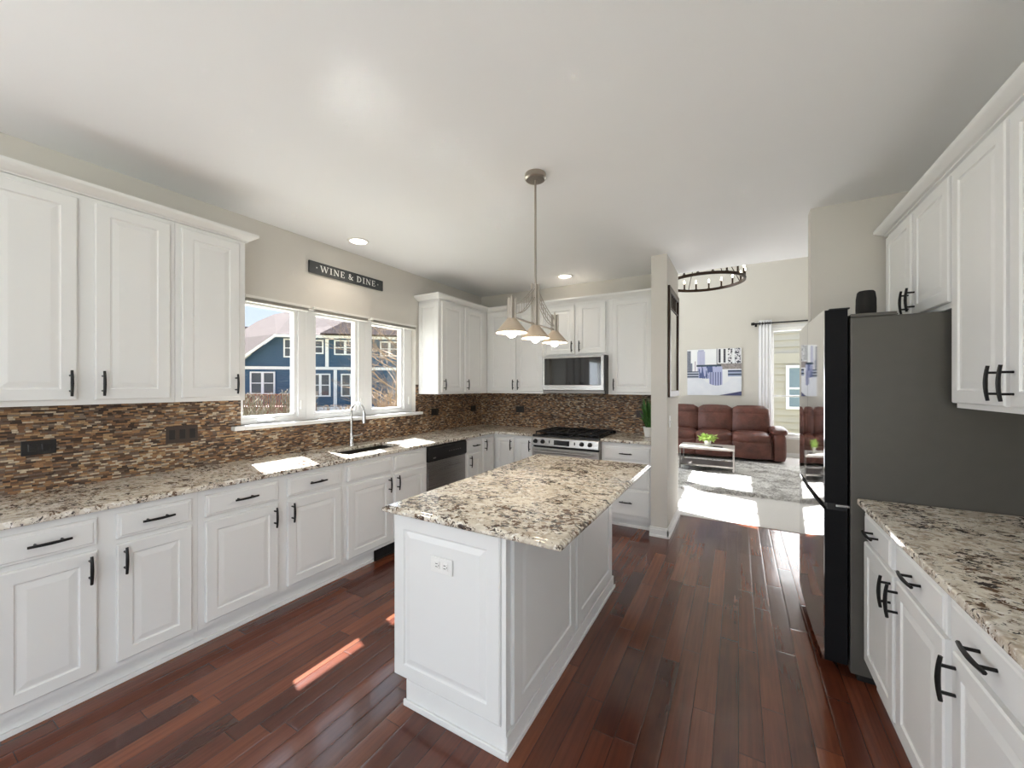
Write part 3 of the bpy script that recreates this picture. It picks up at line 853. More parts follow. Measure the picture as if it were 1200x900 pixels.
# ---------------------------------------------------------------- island
t = thing('kitchen_island', 'white panelled kitchen island base standing on the wood floor under the granite top', 'island', (-1.10, 2.08, 0))
def W(mb): mb.v = [(a + 1.10, b - 2.08, c) for a, b, c in mb.v]; return mb
obj('cabinet_body', W(MB().box(-1.373, -.800, 1.335, 2.83, .115, .8838).box(-1.325, -.800, 1.335, 2.83, 0, .1145)), 'cabinet', t)
mb = MB().panel(-1.395, -.813, .125, .872, 1.3345, .022, .062)
obj('end_panel', W(mb), 'cabinet', t)
obj('corner_post', W(MB().box(-.8125, -.790, 1.322, 1.3345, .0, .8838)), 'cabinet', t, bevel=.002)
obj('base_moulding', W(MB().box(-1.327, -.7995, 1.3235, 1.3345, 0, .115).box(-1.335, -.786, 1.312, 1.3234, 0, .028).box(-.7995, -.786, 1.3235, 2.845, 0, .085).box(-.7858, -.776, 1.3134, 2.855, 0, .022)), 'cabinet', t, bevel=.003)
for a, b in ((1.375, 2.075), (2.095, 2.80)):
    mb = MB().panel(a, b, .095, .872, 0, .014, .075)
    mb.xform(Matrix.Translation((-.7995, 0, 0)) @ Matrix.Rotation(PI / 2, 4, 'Z'))
    obj('side_panel', W(mb), 'cabinet', t)
for a, b in ((1.345, 1.835), (1.845, 2.325), (2.335, 2.82)):
    mb = MB().panel(-b, -a, .125, .865, 0, .02, .055)
    mb.xform(Matrix.Translation((-1.3735, 0, 0)) @ Matrix.Rotation(-PI / 2, 4, 'Z'))
    obj('door', W(mb), 'cabinet', t)
# outlet plates
def outlet(label, loc, rz, w, h, mat, slots=True, gangs=1, name='outlet', slotmat='dark_slot'):
    t = thing(name, label, 'outlet', loc, rz)
    obj('cover_plate', MB().box(-w / 2, w / 2, -.006, 0, -h / 2, h / 2), mat, t, bevel=.002)
    if slots == 'duplex':
        for s in (-1, 1):
            r = obj('socket', MB().rbox((s * w * .19, -.0065, 0), (w * .27, .006, h * .5), .003), mat, t, smooth=True)
            obj('slots', MB().box(s * w * .19 - .006, s * w * .19 + .006, -.0102, -.0096, .005, .0075).box(s * w * .19 - .006, s * w * .19 + .006, -.0102, -.0096, -.0075, -.005)
                .lathe([(0.0022, -.0102), (.0022, -.0096)], (s * w * .19 + .011, 0, 0), 8, 'Y'), slotmat, r)
    elif slots == 'gang3':
        for k, kx in enumerate((-.055, 0, .055)):
            obj('socket' if k == 0 else 'rocker_switch', MB().box(kx - .016, kx + .016, -.009, -.006, -.032, .032), 'black_plastic', t, bevel=.002)
    return t
outlet('white horizontal double outlet on the end panel of the island', (-1.105, 1.312, .695), 0, .118, .068, 'white_plastic', 'duplex')
outlet('flat black outlet plate at the near end of the left backsplash', (WX + .0095, .545, 1.143), RL, .122, .076, 'black_plastic', 'duplex')
outlet('brown triple switch and outlet plate on the left backsplash before the window', (WX + .0095, 1.16, 1.148), RL, .172, .112, 'brown_plastic', 'gang3', name='switch_plate')
outlet('black outlet plate on the left wall just right of the window', (WX + .0095, 3.66, 1.150), RL, .125, .082, 'black_plastic', 'duplex')
outlet('small black outlet plate on the left wall close to the corner', (WX + .0095, 4.455, 1.153), RL, .118, .080, 'black_plastic', 'duplex')
outlet('dark outlet plate on the back wall between corner and range', (-2.56, BY - .0095, 1.147), 0, .122, .082, 'black_plastic', 'duplex')
outlet('brown outlet plate on the back wall beside the leafy plant', (-.975, BY - .0095, 1.143), 0, .100, .082, 'brown_plastic', 'duplex')
t = thing('light_switch', 'white light switch plate on the end of the partition wall, seen edge-on', 'switch', (-.5945, 4.16, 1.11), PI / 2)
obj('cover_plate', MB().box(-.036, .036, -.006, 0, -.058, .058), 'white_plastic', t, bevel=.002)
obj('toggle', MB().box(-.006, .006, -.018, -.006, -.012, .012), 'white_plastic', t, bevel=.001)

# toe-kick vent register
t = thing('floor_register', 'black vent register set in the toe-kick below the sink cabinet', 'vent', (WX + .001 + .568, 2.40, 0), RL)
obj('frame', MB().cells([-.14, -.13, .15, .16], [.004, .012, .092, .100], lambda i, j: not (i == 1 and j == 1), -.008, 0, 'Y'), 'black_metal', t)
s = MB().box(-.13, .15, -.002, 0, .012, .092)
for k in range(12): s.box(-.124 + k * .0235, -.112 + k * .0235, -.006, -.002, .014, .090)
obj('grille', s, 'dark_slot', t)

# ---------------------------------------------------------------- sink and faucet
t = thing('kitchen_sink', 'dark undermount kitchen sink set in the left counter below the window', 'sink', (-2.875, 2.385, .675))
a, b, c_, d_ = -.165, .165, -.315, .315
mb = MB().cells([a, a + .01, b - .01, b], [c_, c_ + .01, d_ - .01, d_], lambda i, j: not (i == 1 and j == 1), 0.01, .2085, 'Z').box(a, b, c_, d_, 0, .0099)
obj('basin', mb, 'sink', t, bevel=.004)
obj('drain', MB().lathe([(.0, .0105), (.04, .0105), (.045, .013), (.0, .013)], (0, 0, 0), 24), 'chrome', t, smooth=True)
t = thing('kitchen_faucet', 'chrome gooseneck pull-down faucet standing behind the sink', 'faucet', (-3.10, 2.40, .9141))
mb = MB().lathe([(.0, 0), (.027, 0), (.027, .006), (.021, .012), (.021, .07), (.018, .075), (.018, .12), (.0, .12)], (0, 0, 0), 24)
obj('faucet_body', mb, 'chrome', t, smooth=True)
pts = [(0, 0, .11), (0, 0, .26)]
R_ = .085
for k in range(0, 13): 
    a = PI - k / 12 * PI * 1.03
    pts.append((R_ + R_ * math.cos(a), .0, .31 + R_ * math.sin(a)))
obj('spout', MB().tube(pts, .0125, 14), 'chrome', t, smooth=True)
p = pts[-1]
obj('spray_head', MB().lathe([(.0, p[2] + .005), (.014, p[2] + .005), (.016, p[2] - .03), (.018, p[2] - .085), (.014, p[2] - .09), (0, p[2] - .09)], (p[0] + .002, p[1], 0), 20), 'chrome', t, smooth=True)
obj('lever', MB().tube([(0, .0, .085), (.0, .045, .085)], .011, 12).tube([(0, .045, .085), (.01, .075, .088), (.02, .11, .095)], [.007, .006, .005], 10), 'chrome', t, smooth=True)

# ---------------------------------------------------------------- dishwasher
t = thing('dishwasher', 'stainless dishwasher with black control panel under the left counter', 'appliance', (WX + .001, 2.866, 0), RL)
Wd = .606
obj('cabinet_body', MB().box(.0, Wd, -.575, -.01, .10, .8825), 'dark_slot', t)
obj('toe_kick', MB().box(.0, Wd, -.54, -.05, 0, .0995), 'black_plastic', t)
obj('door', MB().box(.003, Wd - .003, -.612, -.576, .105, .722), 'steel', t, bevel=.004)
cp = obj('control_panel', MB().prism([(-.618, .726), (-.630, .74), (-.630, .862), (-.618, .876), (-.576, .876), (-.576, .726)], .003, Wd - .003, 'X'), 'black_plastic', t, bevel=.003)
obj('badge', MB().box(.06, .10, -.6308, -.6303, .755, .768), 'steel', cp)
mb = MB()
for k in range(6): mb.box(.30 + k * .036, .318 + k * .036, -.6312, -.6303, .795, .805)
obj('button', mb, 'table_metal', cp)
obj('handle_recess', MB().box(.20, .40, -.6308, -.6303, .835, .858), 'dark_slot', cp)

# ---------------------------------------------------------------- range
t = thing('gas_range', 'stainless gas range with four black knobs between the back counters', 'range', (-2.0385, BY - .012, 0))
Wr = .783
obj('cabinet_body', MB().box(.002, Wr - .002, -.63, 0, .10, .895).box(.03, Wr - .03, -.58, 0, 0, .0995), 'steel', t)
obj('cooktop', MB().box(.0, Wr, -.655, 0, .8955, .916).box(.0, Wr, -.03, 0, .9161, .935), 'black_glass', t, bevel=.003)
mb = MB().prism([(-.632, .79), (-.690, .80), (-.678, .885), (-.655, .8953), (-.632, .8953)], .001, Wr - .001, 'X')
cp = obj('control_panel', mb, 'steel', t, bevel=.003)
tilt = math.atan2(.012, .085)
obj('display', MB().box(.28, .46, -.6885, -.684, .815, .868).xform(Matrix.Identity(4)), 'black_glass', cp)
for kx in (.055, .145, .60, .69):
    kb = MB().lathe([(.0, 0), (.024, 0), (.024, -.006), (.019, -.010), (.017, -.032), (.0, -.034)], (kx, -.684, .845), 20, 'Y')
    kb.box(kx - .003, kx + .003, -.722, -.700, .828, .862)
    obj('knob', kb, 'black_plastic', t, smooth=True)
for kx in (.225, .52): obj('indicator', MB().box(kx - .006, kx + .006, -.688, -.684, .83, .86), 'black_plastic', cp)
dr = obj('oven_door', MB().box(.004, Wr - .004, -.668, -.6305, .245, .772), 'steel', t, bevel=.005)
obj('door_window', MB().box(.12, Wr - .12, -.6695, -.6682, .36, .62), 'black_glass', dr)
mb = MB().tube([(.06, -.712, .735), (Wr - .06, -.712, .735)], .012, 14)
for kx in (.085, Wr - .085): mb.tube([(kx, -.668, .735), (kx, -.712, .735)], .009, 10)
obj('handle', mb, 'steel', dr, smooth=True)
obj('vent_slot', MB().box(.01, Wr - .01, -.650, -.6305, .7725, .789), 'dark_slot', t)
obj('drawer', MB().box(.004, Wr - .004, -.665, -.6305, .105, .238), 'steel', t, bevel=.004)
for k in range(3):
    gx0 = .02 + k * .249; gx1 = gx0 + .245
    g = MB()
    for (a, b, c2, d2) in ((gx0, gx1, -.615, -.603), (gx0, gx1, -.072, -.060), (gx0, gx0 + .012, -.615, -.06), (gx1 - .012, gx1, -.615, -.06),
                           (gx0, gx1, -.345, -.333), ((gx0 + gx1) / 2 - .006, (gx0 + gx1) / 2 + .006, -.615, -.06), (gx0, gx1, -.475, -.465), (gx0, gx1, -.21, -.20)):
        g.box(a, b, c2, d2, .935, .949)
    for fx_ in (gx0, gx1 - .012):
        for fy_ in (-.615, -.072): g.box(fx_, fx_ + .012, fy_, fy_ + .012, .9163, .936)
    obj('burner_grate', g, 'black_metal', t, bevel=.002)
for (bx, by) in ((.14, -.47), (.14, -.205), (.39, -.34), (.64, -.47), (.64, -.205)):
    obj('burner', MB().lathe([(.045, .9163), (.045, .925), (.03, .930), (.03, .934), (0, .934)], (bx, by, 0), 20), 'black_plastic', t, smooth=True)

# ---------------------------------------------------------------- microwave
t = thing('microwave', 'stainless over-the-range microwave with dark glass door', 'microwave', (-2.037, BY - .012, 1.375))
Wm = .767
obj('cabinet_body', MB().box(0, Wm, -.375, 0, .0, .4355), 'black_plastic', t, bevel=.003)
obj('underside_vent', MB().box(.01, Wm - .01, -.398, -.3755, .002, .038), 'table_metal', t, bevel=.003)
dr = obj('door', MB().cells([.002, .03, Wm - .048, Wm - .016], [.040, .100, .412, .434], lambda i, j: not (i == 1 and j == 1), -.405, -.3755, 'Y'), 'steel', t, bevel=.004)
obj('door_window', MB().box(.0302, Wm - .0482, -.399, -.377, .1002, .4118), 'black_glass', dr)
obj('handle_strip', MB().box(Wm - .0155, Wm - .001, -.404, -.3755, .040, .434), 'black_plastic', t, bevel=.003)

# ---------------------------------------------------------------- fridge
FX0, FYn, FYf = .483, 2.535, 3.452
t = thing('refrigerator', 'tall dark stainless refrigerator with mirror-like front against the right wall', 'refrigerator', (.80, 2.99, 0))
def R(mb): mb.v = [(a - .80, b - 2.99, c) for a, b, c in mb.v]; return mb
obj('cabinet_body', R(MB().box(FX0, RX - .02, FYn, FYf, .035, 1.808)), 'fridge_case', t, bevel=.006)
obj('kick_grille', R(MB().box(FX0 + .03, RX - .06, FYn + .02, FYf - .02, 0.0, .0345)), 'black_plastic', t)
def fdoor(ya, yb, z0, z1, name):
    n = 10; poly = [(FX0 - .010, ya), ]
    ctr, half = (FYn + FYf) / 2, (FYf - FYn) / 2
    fr = []
    for i in range(n + 1):
        y = ya + (yb - ya) * i / n
        s = (y - ctr) / half
        fr.append((.378 - .010 * (1 - s * s), y))
    poly = [(FX0 - .010, yb), (FX0 - .010, ya)] + fr
    body = obj(name, R(MB().prism([(FX0 - .010, yb), (FX0 - .010, ya), (.3815, ya), (.3815, yb)], z0, z1)), 'fridge_edge', t, bevel=.002)
    skin = obj('front_skin', R(MB().prism([(.3812, yb), (.3812, ya)] + fr, z0 + .001, z1 - .001)), 'fridge_front', body, smooth=True)
    return body
yc = (FYn + FYf) / 2
fdoor(FYn, yc - .002, .872, 1.852, 'door')
fdoor(yc + .002, FYf, .872, 1.852, 'door')
fdoor(FYn, FYf, .07, .838, 'freezer_drawer')
obj('handle_recess', R(MB().box(.392, FX0 - .011, FYn + .004, FYf - .004, .8385, .8715)), 'dark_slot', t)
obj('hinge', R(MB().box(.40, .4830, FYn + .005, FYn + .09, 1.8525, 1.860)), 'black_plastic', t, bevel=.003)
obj('hinge', R(MB().box(.40, .4830, FYf - .09, FYf - .02, 1.8525, 1.860)), 'table_metal', t, bevel=.003)
obj('top_cover', R(MB().box(.4835, .655, FYn + .001, FYf - .001, 1.8085, 1.8245).box(.655, .66, FYn + .001, FYf - .001, 1.8085, 1.816)), 'fridge_case', t, bevel=.003)
obj('middle_hinge', R(MB().box(.425, FX0 - .002, FYn - .004, FYn + .003, .858, .868)), 'chrome', t, bevel=.001)
# speaker on the fridge
tag(obj('speaker', MB().lathe([(0, 0), (.038, 0), (.042, .012), (.044, .06), (.043, .12), (.038, .155), (.032, .162), (.015, .164), (0, .164)], (.607, 2.84, 1.8250), 32), 'speaker', smooth=True),
    'black rounded cloth-covered speaker standing on top of the refrigerator', 'speaker')

# ---------------------------------------------------------------- pendant over the island
t = thing('pendant_light', 'brushed nickel three-shade pendant hanging over the island', 'light fixture', (-1.058, 2.115, CZ))
obj('canopy', MB().lathe([(0, 0), (.062, 0), (.064, -.006), (.064, -.028), (.056, -.036), (.0, -.036)], (0, 0, 0), 36), 'nickel', t, smooth=True)
obj('rod', MB().tube([(0, 0, -.03), (0, 0, -.68)], .0065, 12), 'nickel', t, smooth=True)
def lampmb(y, top, bot):
    b = MB().lathe([(0, top), (.022, top), (.022, bot + .072), (0, bot + .072)], (0, y, 0), 24)
    for k in range(6):
        a = k * PI / 3
        b.tube([(math.cos(a) * .0225, y + math.sin(a) * .0225, top + .004), (math.cos(a) * .0225, y + math.sin(a) * .0225, bot + .07)], .006, 8)
    b.lathe([(0, top + .02), (.006, top + .02), (.006, top), (0, top)], (0, y, 0), 10)
    return b
ZB = 1.752 - CZ
for (y, top) in ((-.285, 1.935 - CZ), (0, 2.075 - CZ), (.285, 1.935 - CZ)):
    lb = obj('lamp_body', lampmb(y, top, ZB), 'nickel', t, smooth=True)
    sh = obj('lamp_shade', MB().lathe([(.026, ZB + .078), (.030, ZB + .070), (.085, ZB + .006), (.087, ZB), (.085, ZB), (.083, ZB + .005), (.028, ZB + .066), (.026, ZB + .070)], (0, y, 0), 40, closed=True), 'nickel_shade', t, smooth=True)
    obj('lining', MB().lathe([(.0825, ZB + .0045), (.0275, ZB + .0652), (.0265, ZB + .0652), (.0815, ZB + .0045)], (0, y, 0), 40, closed=True), 'shade_inside', sh, smooth=True)
    pr = [(0, ZB - .026)] + [(.028 * math.sin(a), ZB + .002 - .028 * math.cos(a)) for a in [k * PI / 9 for k in range(1, 7)]] + [(.014, ZB + .04), (.014, ZB + .064), (0, ZB + .064)]
    obj('bulb', MB().lathe(pr, (0, y, 0), 24), 'bulb', t, smooth=True)
obj('cross_bar', MB().tube([(0, -.27, 1.838 - CZ), (0, .27, 1.838 - CZ)], .006, 8), 'nickel', t, smooth=True)
for s in (-1, 1):
    mb = MB(); n = 8; lo = []; hi = []
    for i in range(n + 1):
        f = i / n
        y = s * (.024 + f * .240)
        hi.append((0, y, 2.045 - CZ - .14 * f - .015 * math.sin(f * PI)))
        lo.append((0, y, 1.995 - CZ - .135 * f - .03 * math.sin(f * PI) * (1 if f > 0 else 0)))
    for off in (-.008, .008):
        mb.tube([(off, b, c) for a, b, c in hi], .0022, 6); mb.tube([(off, b, c) for a, b, c in lo], .0022, 6)
    for i in range(1, n): mb.tube([hi[i], lo[i]], .0018, 5)
    obj('brace', mb, 'nickel', t, smooth=True)
for y in (-.285, 0, .285):
    d = bpy.data.lights.new('pendant_bulb_light', 'POINT'); d.energy = 2.2; d.color = (1, .86, .68); d.shadow_soft_size = .03
    o = bpy.data.objects.new('pendant_bulb_light', d); o.location = (-1.058, 2.115 + y, 1.712); COL.objects.link(o)

# recessed lights
for (x, y, lb) in ((-2.895, 2.314, 'round recessed ceiling light above the kitchen window and the word sign'), (-1.744, 4.251, 'round recessed ceiling light above the microwave cabinets')):
    t = thing('recessed_light', lb, 'light fixture', (x, y, CZ))
    obj('trim_ring', MB().lathe([(.070, -.0005), (.092, -.0005), (.090, -.006), (.072, -.008)], (0, 0, 0), 40, closed=True), 'white_plastic', t, smooth=True)
    obj('lens', MB().lathe([(0, -.0005), (.0715, -.0005), (.0715, -.004), (0, -.004)], (0, 0, 0), 40), 'downlight', t)
    d = bpy.data.lights.new('recessed_lamp', 'SPOT'); d.energy = 7; d.color = (1, .86, .70); d.spot_size = 2.4; d.spot_blend = .8; d.shadow_soft_size = .06
    o = bpy.data.objects.new('recessed_lamp', d); o.location = (x, y, CZ - .02); COL.objects.link(o)

# ---------------------------------------------------------------- sign
t = thing('wall_sign', 'long dark wooden sign with white words reading WINE & DINE above the window', 'sign', (WX + .0005, 2.4485, 2.4975), RL)
Ls, Hs = .805, .103
obj('board', MB().box(-Ls / 2, Ls / 2, -.018, 0, -Hs / 2, Hs / 2), plain('slate_painted_wood', lin(58, 62, 64), 0.6, 0, .12, nsc=25), t, bevel=.002)
def stroke(mb, pts, w):
    for (x0, z0), (x1, z1) in zip(pts[:-1], pts[1:]):
        d = Vector((x1 - x0, z1 - z0)); n_ = Vector((-d.y, d.x)).normalized() * (w / 2)
        mb.prism([(x0 + n_.x, z0 + n_.y), (x1 + n_.x, z1 + n_.y), (x1 - n_.x, z1 - n_.y), (x0 - n_.x, z0 - n_.y)], -.0200, -.0182, 'Y')
TH, TN, SF = .0095, .0038, .0034
def letter(mb, ch, x):
    H = .052; b = -H / 2; tt = H / 2
    def serif(cx, z, w=.018): stroke(mb, [(cx - w / 2, z), (cx + w / 2, z)], SF)
    if ch == 'I':
        stroke(mb, [(x + .009, b), (x + .009, tt)], TH); serif(x + .009, b, .022); serif(x + .009, tt, .022); return .018
    if ch == 'W':
        P = [(x, tt), (x + .017, b), (x + .034, tt), (x + .051, b), (x + .068, tt)]
        for i, w in enumerate((TH, TN, TH, TN)): stroke(mb, [P[i], P[i + 1]], w)
        serif(x, tt, .020); serif(x + .034, tt, .016); serif(x + .068, tt, .020); return .068
    if ch == 'N':
        stroke(mb, [(x + .004, b), (x + .004, tt)], TN); stroke(mb, [(x + .004, tt), (x + .044, b)], TH); stroke(mb, [(x + .044, b), (x + .044, tt)], TN)
        serif(x + .004, b); serif(x + .002, tt, .014); serif(x + .044, tt); return .048
    if ch == 'E':
        stroke(mb, [(x + .008, b), (x + .008, tt)], TH); stroke(mb, [(x, tt), (x + .036, tt)], TN); stroke(mb, [(x, b), (x + .038, b)], TN); stroke(mb, [(x + .008, 0), (x + .028, 0)], TN)
        stroke(mb, [(x + .036, tt + .0015), (x + .036, tt - .012)], SF); stroke(mb, [(x + .038, b - .0015), (x + .038, b + .013)], SF); stroke(mb, [(x + .028, -.006), (x + .028, .006)], SF); return .038
    if ch == 'D':
        stroke(mb, [(x + .009, b), (x + .009, tt)], TH); serif(x + .006, b, .016); serif(x + .006, tt, .016)
        arc = [(x + .012 + .034 * math.sin(a), H / 2 * math.cos(a)) for a in [k * PI / 12 for k in range(13)]]
        for i in range(12): stroke(mb, arc[i:i + 2], TN + (TH - TN) * math.sin((i + .5) / 12 * PI)); 
        return .048
    if ch == '&':
        pts = [(.046, .004), (.038, -.004), (.030, -.018), (.018, -.026), (.006, -.020), (.003, -.010), (.010, .001), (.020, .007), (.025, .016), (.020, .025), (.011, .024), (.008, .015), (.014, .004), (.028, -.012), (.038, -.022), (.048, -.026)]
        for i in range(len(pts) - 1): stroke(mb, [(x + pts[i][0], pts[i][1]), (x + pts[i + 1][0], pts[i + 1][1])], TH * .8 if i > 9 else TN * 1.3)
        stroke(mb, [(x + .038, .004), (x + .052, .004)], SF); return .048
    if ch == '.':
        mb.prism([(x + .006 * math.cos(a), .006 * math.sin(a)) for a in [k * PI / 5 for k in range(10)]], -.0200, -.0182, 'Y'); return .006
    return .03
mb = MB(); x = -.335
for ch, gap in (('.', .034), ('W', .022), ('I', .022), ('N', .020), ('E', .046), ('&', .046), ('D', .022), ('I', .022), ('N', .020), ('E', .036), ('.', 0)):
    x += letter(mb, ch, x) + gap
obj('lettering', mb, plain('white_sign_paint', lin(228, 230, 228), 0.6, 0, .05, nsc=80), t)

# ---------------------------------------------------------------- framed mirror on the partition
t = thing('wall_mirror', 'tall black-framed mirror on the end of the partition wall', 'mirror', (-.5945, 4.39, 1.90), RL)
obj('frame', MB().cells([-.34, -.28, .28, .34], [-.545, -.485, .485, .545], lambda i, j: not (i == 1 and j == 1), -.022, -.0005, 'Y'), 'bronze', t, bevel=.004)
obj('mirror_glass', MB().box(-.279, .279, -.010, -.0005, -.484, .484), plain('mirror_silver', lin(215, 215, 212), .02, 1.0, 0), t)
g = MB()
for k in range(5): g.box(-.279 + k * .1, -.271 + k * .1, -.016, -.0105, .34, .484)
g.box(-.279, .279, -.016, -.0105, .335, .345)
obj('lattice', g, 'bronze', t)

# ---------------------------------------------------------------- plants
def leaves(mb, n, c, spread, h, size, seed, blade=False):
    rnd = random.Random(seed)
    for _ in range(n):
        a = rnd.uniform(0, 2 * PI); rad = spread * math.sqrt(rnd.random()); z = rnd.uniform(.15, 1) * h
        base = Vector((c[0] + rad * .2 * math.cos(a), c[1] + rad * .2 * math.sin(a), c[2]))
        tip = Vector((c[0] + rad * math.cos(a), c[1] + rad * math.sin(a), c[2] + z))
        if blade:
            mid = (base + tip) / 2 + Vector((0, 0, h * .12)); w = size
            d = (tip - base).normalized(); s = d.cross(Vector((rnd.uniform(-1, 1), rnd.uniform(-1, 1), .2))).normalized() * w
            mb.add([base - s * .5, base + s * .5, mid + s, tip, mid - s], [(0, 1, 2, 3, 4)])
        else:
            L = size * rnd.uniform(.7, 1.2)
            d = Vector((math.cos(a) + rnd.uniform(-.5, .5), math.sin(a) + rnd.uniform(-.5, .5), rnd.uniform(-.4, .7))).normalized()
            s = d.cross(Vector((rnd.uniform(-.4, .4), rnd.uniform(-.4, .4), 1))).normalized() * L * .42
            n_ = s.cross(d).normalized() * L * .08
            mb.add([tip, tip + d * L * .35 + s + n_, tip + d * L * .75 + s * .7, tip + d * L, tip + d * L * .75 - s * .7, tip + d * L * .35 - s + n_, tip + d * L * .5 - n_],
                   [(0, 1, 6), (1, 2, 6), (2, 3, 6), (3, 4, 6), (4, 5, 6), (5, 0, 6)])
            if rnd.random() < .35: mb.tube([base, (base + tip) / 2 + Vector((0, 0, .01)), tip], .0015, 4)
    return mb
t = thing('potted_plant', 'leafy green plant in a white pot on the back counter beside the partition', 'plant', (-.845, 4.45, .9142))
obj('pot', MB().lathe([(0, 0), (.045, 0), (.062, .10), (.066, .105), (.060, .105), (.052, .085), (0, .085)], (0, 0, 0), 28), 'pot', t, smooth=True)
obj('foliage', leaves(MB(), 110, (0, 0, .085), .11, .36, .010, 4, blade=True), 'leaf_dark', t)

# ---------------------------------------------------------------- living room
# window in the far wall
fr = MB().cells([.58, .64, 1.56, 1.62], [.42, .48, 2.60, 2.66], lambda i, j: not (i == 1 and j == 1), FY + .03, FY + .11, 'Y').box(.64, 1.56, FY + .045, FY + .09, 1.235, 1.27)
w4 = struct('window_4', fr, 'trim', bevel=.004)
obj('pane', MB().box(.638, 1.562, FY + .066, FY + .070, .478, 2.602), 'glass', w4)
struct('trim_2', MB().cells([.53, .58, 1.62, 1.67], [.37, .42, 2.66, 2.73], lambda i, j: not (i == 1 and j == 1), FY - .016, FY - .0005, 'Y'), 'trim')
# windows in the living left wall
k = 5
for (a, b) in ((5.75, 6.95), (7.15, 8.35)):
    for (c2, d2) in ((.6, 2.4), (3.6, 4.95)):
        fr = MB().cells([a, a + .05, b - .05, b], [c2, c2 + .05, d2 - .05, d2], lambda i, j: not (i == 1 and j == 1), WX - .12, WX - .05, 'X').box(WX - .11, WX - .06, (a + b) / 2 - .02, (a + b) / 2 + .02, c2 + .05, d2 - .05)
        w = struct('window_%d' % k, fr, 'trim'); k += 1
        obj('pane', MB().box(WX - .088, WX - .084, a + .048, b - .048, c2 + .048, d2 - .048), 'glass', w)
# patio door behind the camera and a window on the left behind it
fr = MB().cells([-1.7, -1.62, -.44, -.36, .82, .9], [.02, .10, 2.22, 2.3], lambda i, j: not (i in (1, 3) and j == 1), RY - .11, RY - .03, 'Y')
w = struct('door_1', fr, 'trim'); obj('pane', MB().box(-1.622, .822, RY - .072, RY - .068, .098, 2.222), 'glass', w)
fr = MB().cells([-2.9, -2.84, -1.93, -1.87, -.96, -.9], [.75, .81, 2.07, 2.13], lambda i, j: not (i in (1, 3) and j == 1), WX - .12, WX - .05, 'X')
w = struct('window_9', fr, 'trim'); obj('pane', MB().box(WX - .088, WX - .084, -2.842, -.958, .808, 2.072), 'glass', w)

fr = MB().cells([-2.9, -2.84, -1.93, -1.87, -.96, -.9], [.65, .71, 2.19, 2.25], lambda i, j: not (i in (1, 3) and j == 1), RX + .085, RX + .14, 'X')  # unseen window, added to carry the fill light from the right
w = struct('window_10', fr, 'trim'); obj('pane', MB().box(RX + .11, RX + .114, -2.842, -.958, .708, 2.192), 'glass', w)

# curtain and rod
t = thing('curtain_rod', 'black curtain rod with finial over the living room window', 'curtain rod', (.26, FY - .0005, 2.765))
obj('rod', MB().tube([(.05, -.10, 0), (1.75, -.10, 0)], .016, 12), 'black_metal', t, smooth=True)
obj('finial', MB().lathe([(0, -.03), (.026, -.03), (.030, -.015), (.030, .03), (.018, .04), (.018, .055), (0, .055)], (.0, -.10, 0), 16, 'X'), 'black_metal', t, smooth=True)
for bx in (.06, 1.70): obj('bracket', MB().box(bx - .012, bx + .012, -.10, 0, -.012, .006).box(bx - .02, bx + .02, -.008, 0, -.05, .03), 'black_metal', t)
mb = MB(); n = 60; x0, x1 = .365, .595
zc = [0.03, .8, 1.6, 2.4, 2.83]
vs = []; 
for j, z in enumerate(zc):
    for i in range(n + 1):
        f = i / n; amp = .009
        vs.append((x0 + (x1 - x0) * f, FY - .1 + amp * math.sin(f * 2 * PI * 4.0 + .25 * math.sin(z * 1.3)), z))
for j in range(len(zc) - 1):
    for i in range(n): vs_i = j * (n + 1) + i; mb.f.append((vs_i, vs_i + 1, vs_i + n + 2, vs_i + n + 1))
mb.v = vs
cu = obj('curtain', mb, 'white_fabric', smooth='all')
m = cu.modifiers.new('solid', 'SOLIDIFY'); m.thickness = .004
tag(cu, 'white grommet curtain hanging at the left of the living room window', 'curtain')
for i in range(5):
    obj('grommet', MB().lathe([(.024, -.004), (.036, -.004), (.036, .004), (.024, .004)], (x0 + .022 + i * .046, FY - .1, 2.765), 20, 'X', closed=True), 'black_metal', cu, smooth=True)

# picture
t = thing('canvas_print', 'blue and white city canvas print on the living room wall above the sofa', 'picture', (-.478, FY - .0008, 1.769))
M_edge = plain('canvas_edge', lin(200, 204, 214), .7)
obj('canvas', MB().box(-.535, .535, -.035, 0, -.514, .514), M_edge, t)
obj('printed_face', MB().box(-.535, .535, -.0362, -.0351, -.514, .514), 'art', t)

# sofa
t = thing('sofa', 'brown leather reclining sofa with three seats against the far living room wall', 'sofa', (-.44, 9.2, .006))
def S(mb): mb.v = [(a + .44, b - 9.2, c) for a, b, c in mb.v]; return mb
obj('frame', S(MB().rbox((-.44, 9.28, .25), (2.30, .80, .42), .04)), 'leather', t, smooth=True)
for k, xa in enumerate((-1.405, -.76, -.115)):
    cx = xa + .3225
    obj('seat_cushion', S(MB().rbox((cx, 9.06, .44), (.640, .60, .20), .07, .03)), 'leather', t, smooth=True)
    obj('footrest', S(MB().rbox((cx, 8.80, .235), (.632, .09, .33), .03, .012)), 'leather', t, smooth=True)
    bk = obj('back_cushion', S(MB().rbox((cx, 9.44, .72), (.640, .22, .56), .08, .035, rot=Matrix.Rotation(-.16, 3, 'X'))), 'leather', t, smooth=True)
    obj('head_cushion', S(MB().rbox((cx, 9.46, .93), (.636, .22, .22), .09, .02, rot=Matrix.Rotation(-.10, 3, 'X'))), 'leather', bk, smooth=True)
for xc in (.665, -1.545):
    arm = obj('armrest', S(MB().rbox((xc, 9.25, .29), (.22, .86, .52), .06, .015)), 'leather', t, smooth=True)
    obj('arm_pad', S(MB().rbox((xc, 9.16, .585), (.26, .72, .13), .06, .02)), 'leather', arm, smooth=True)

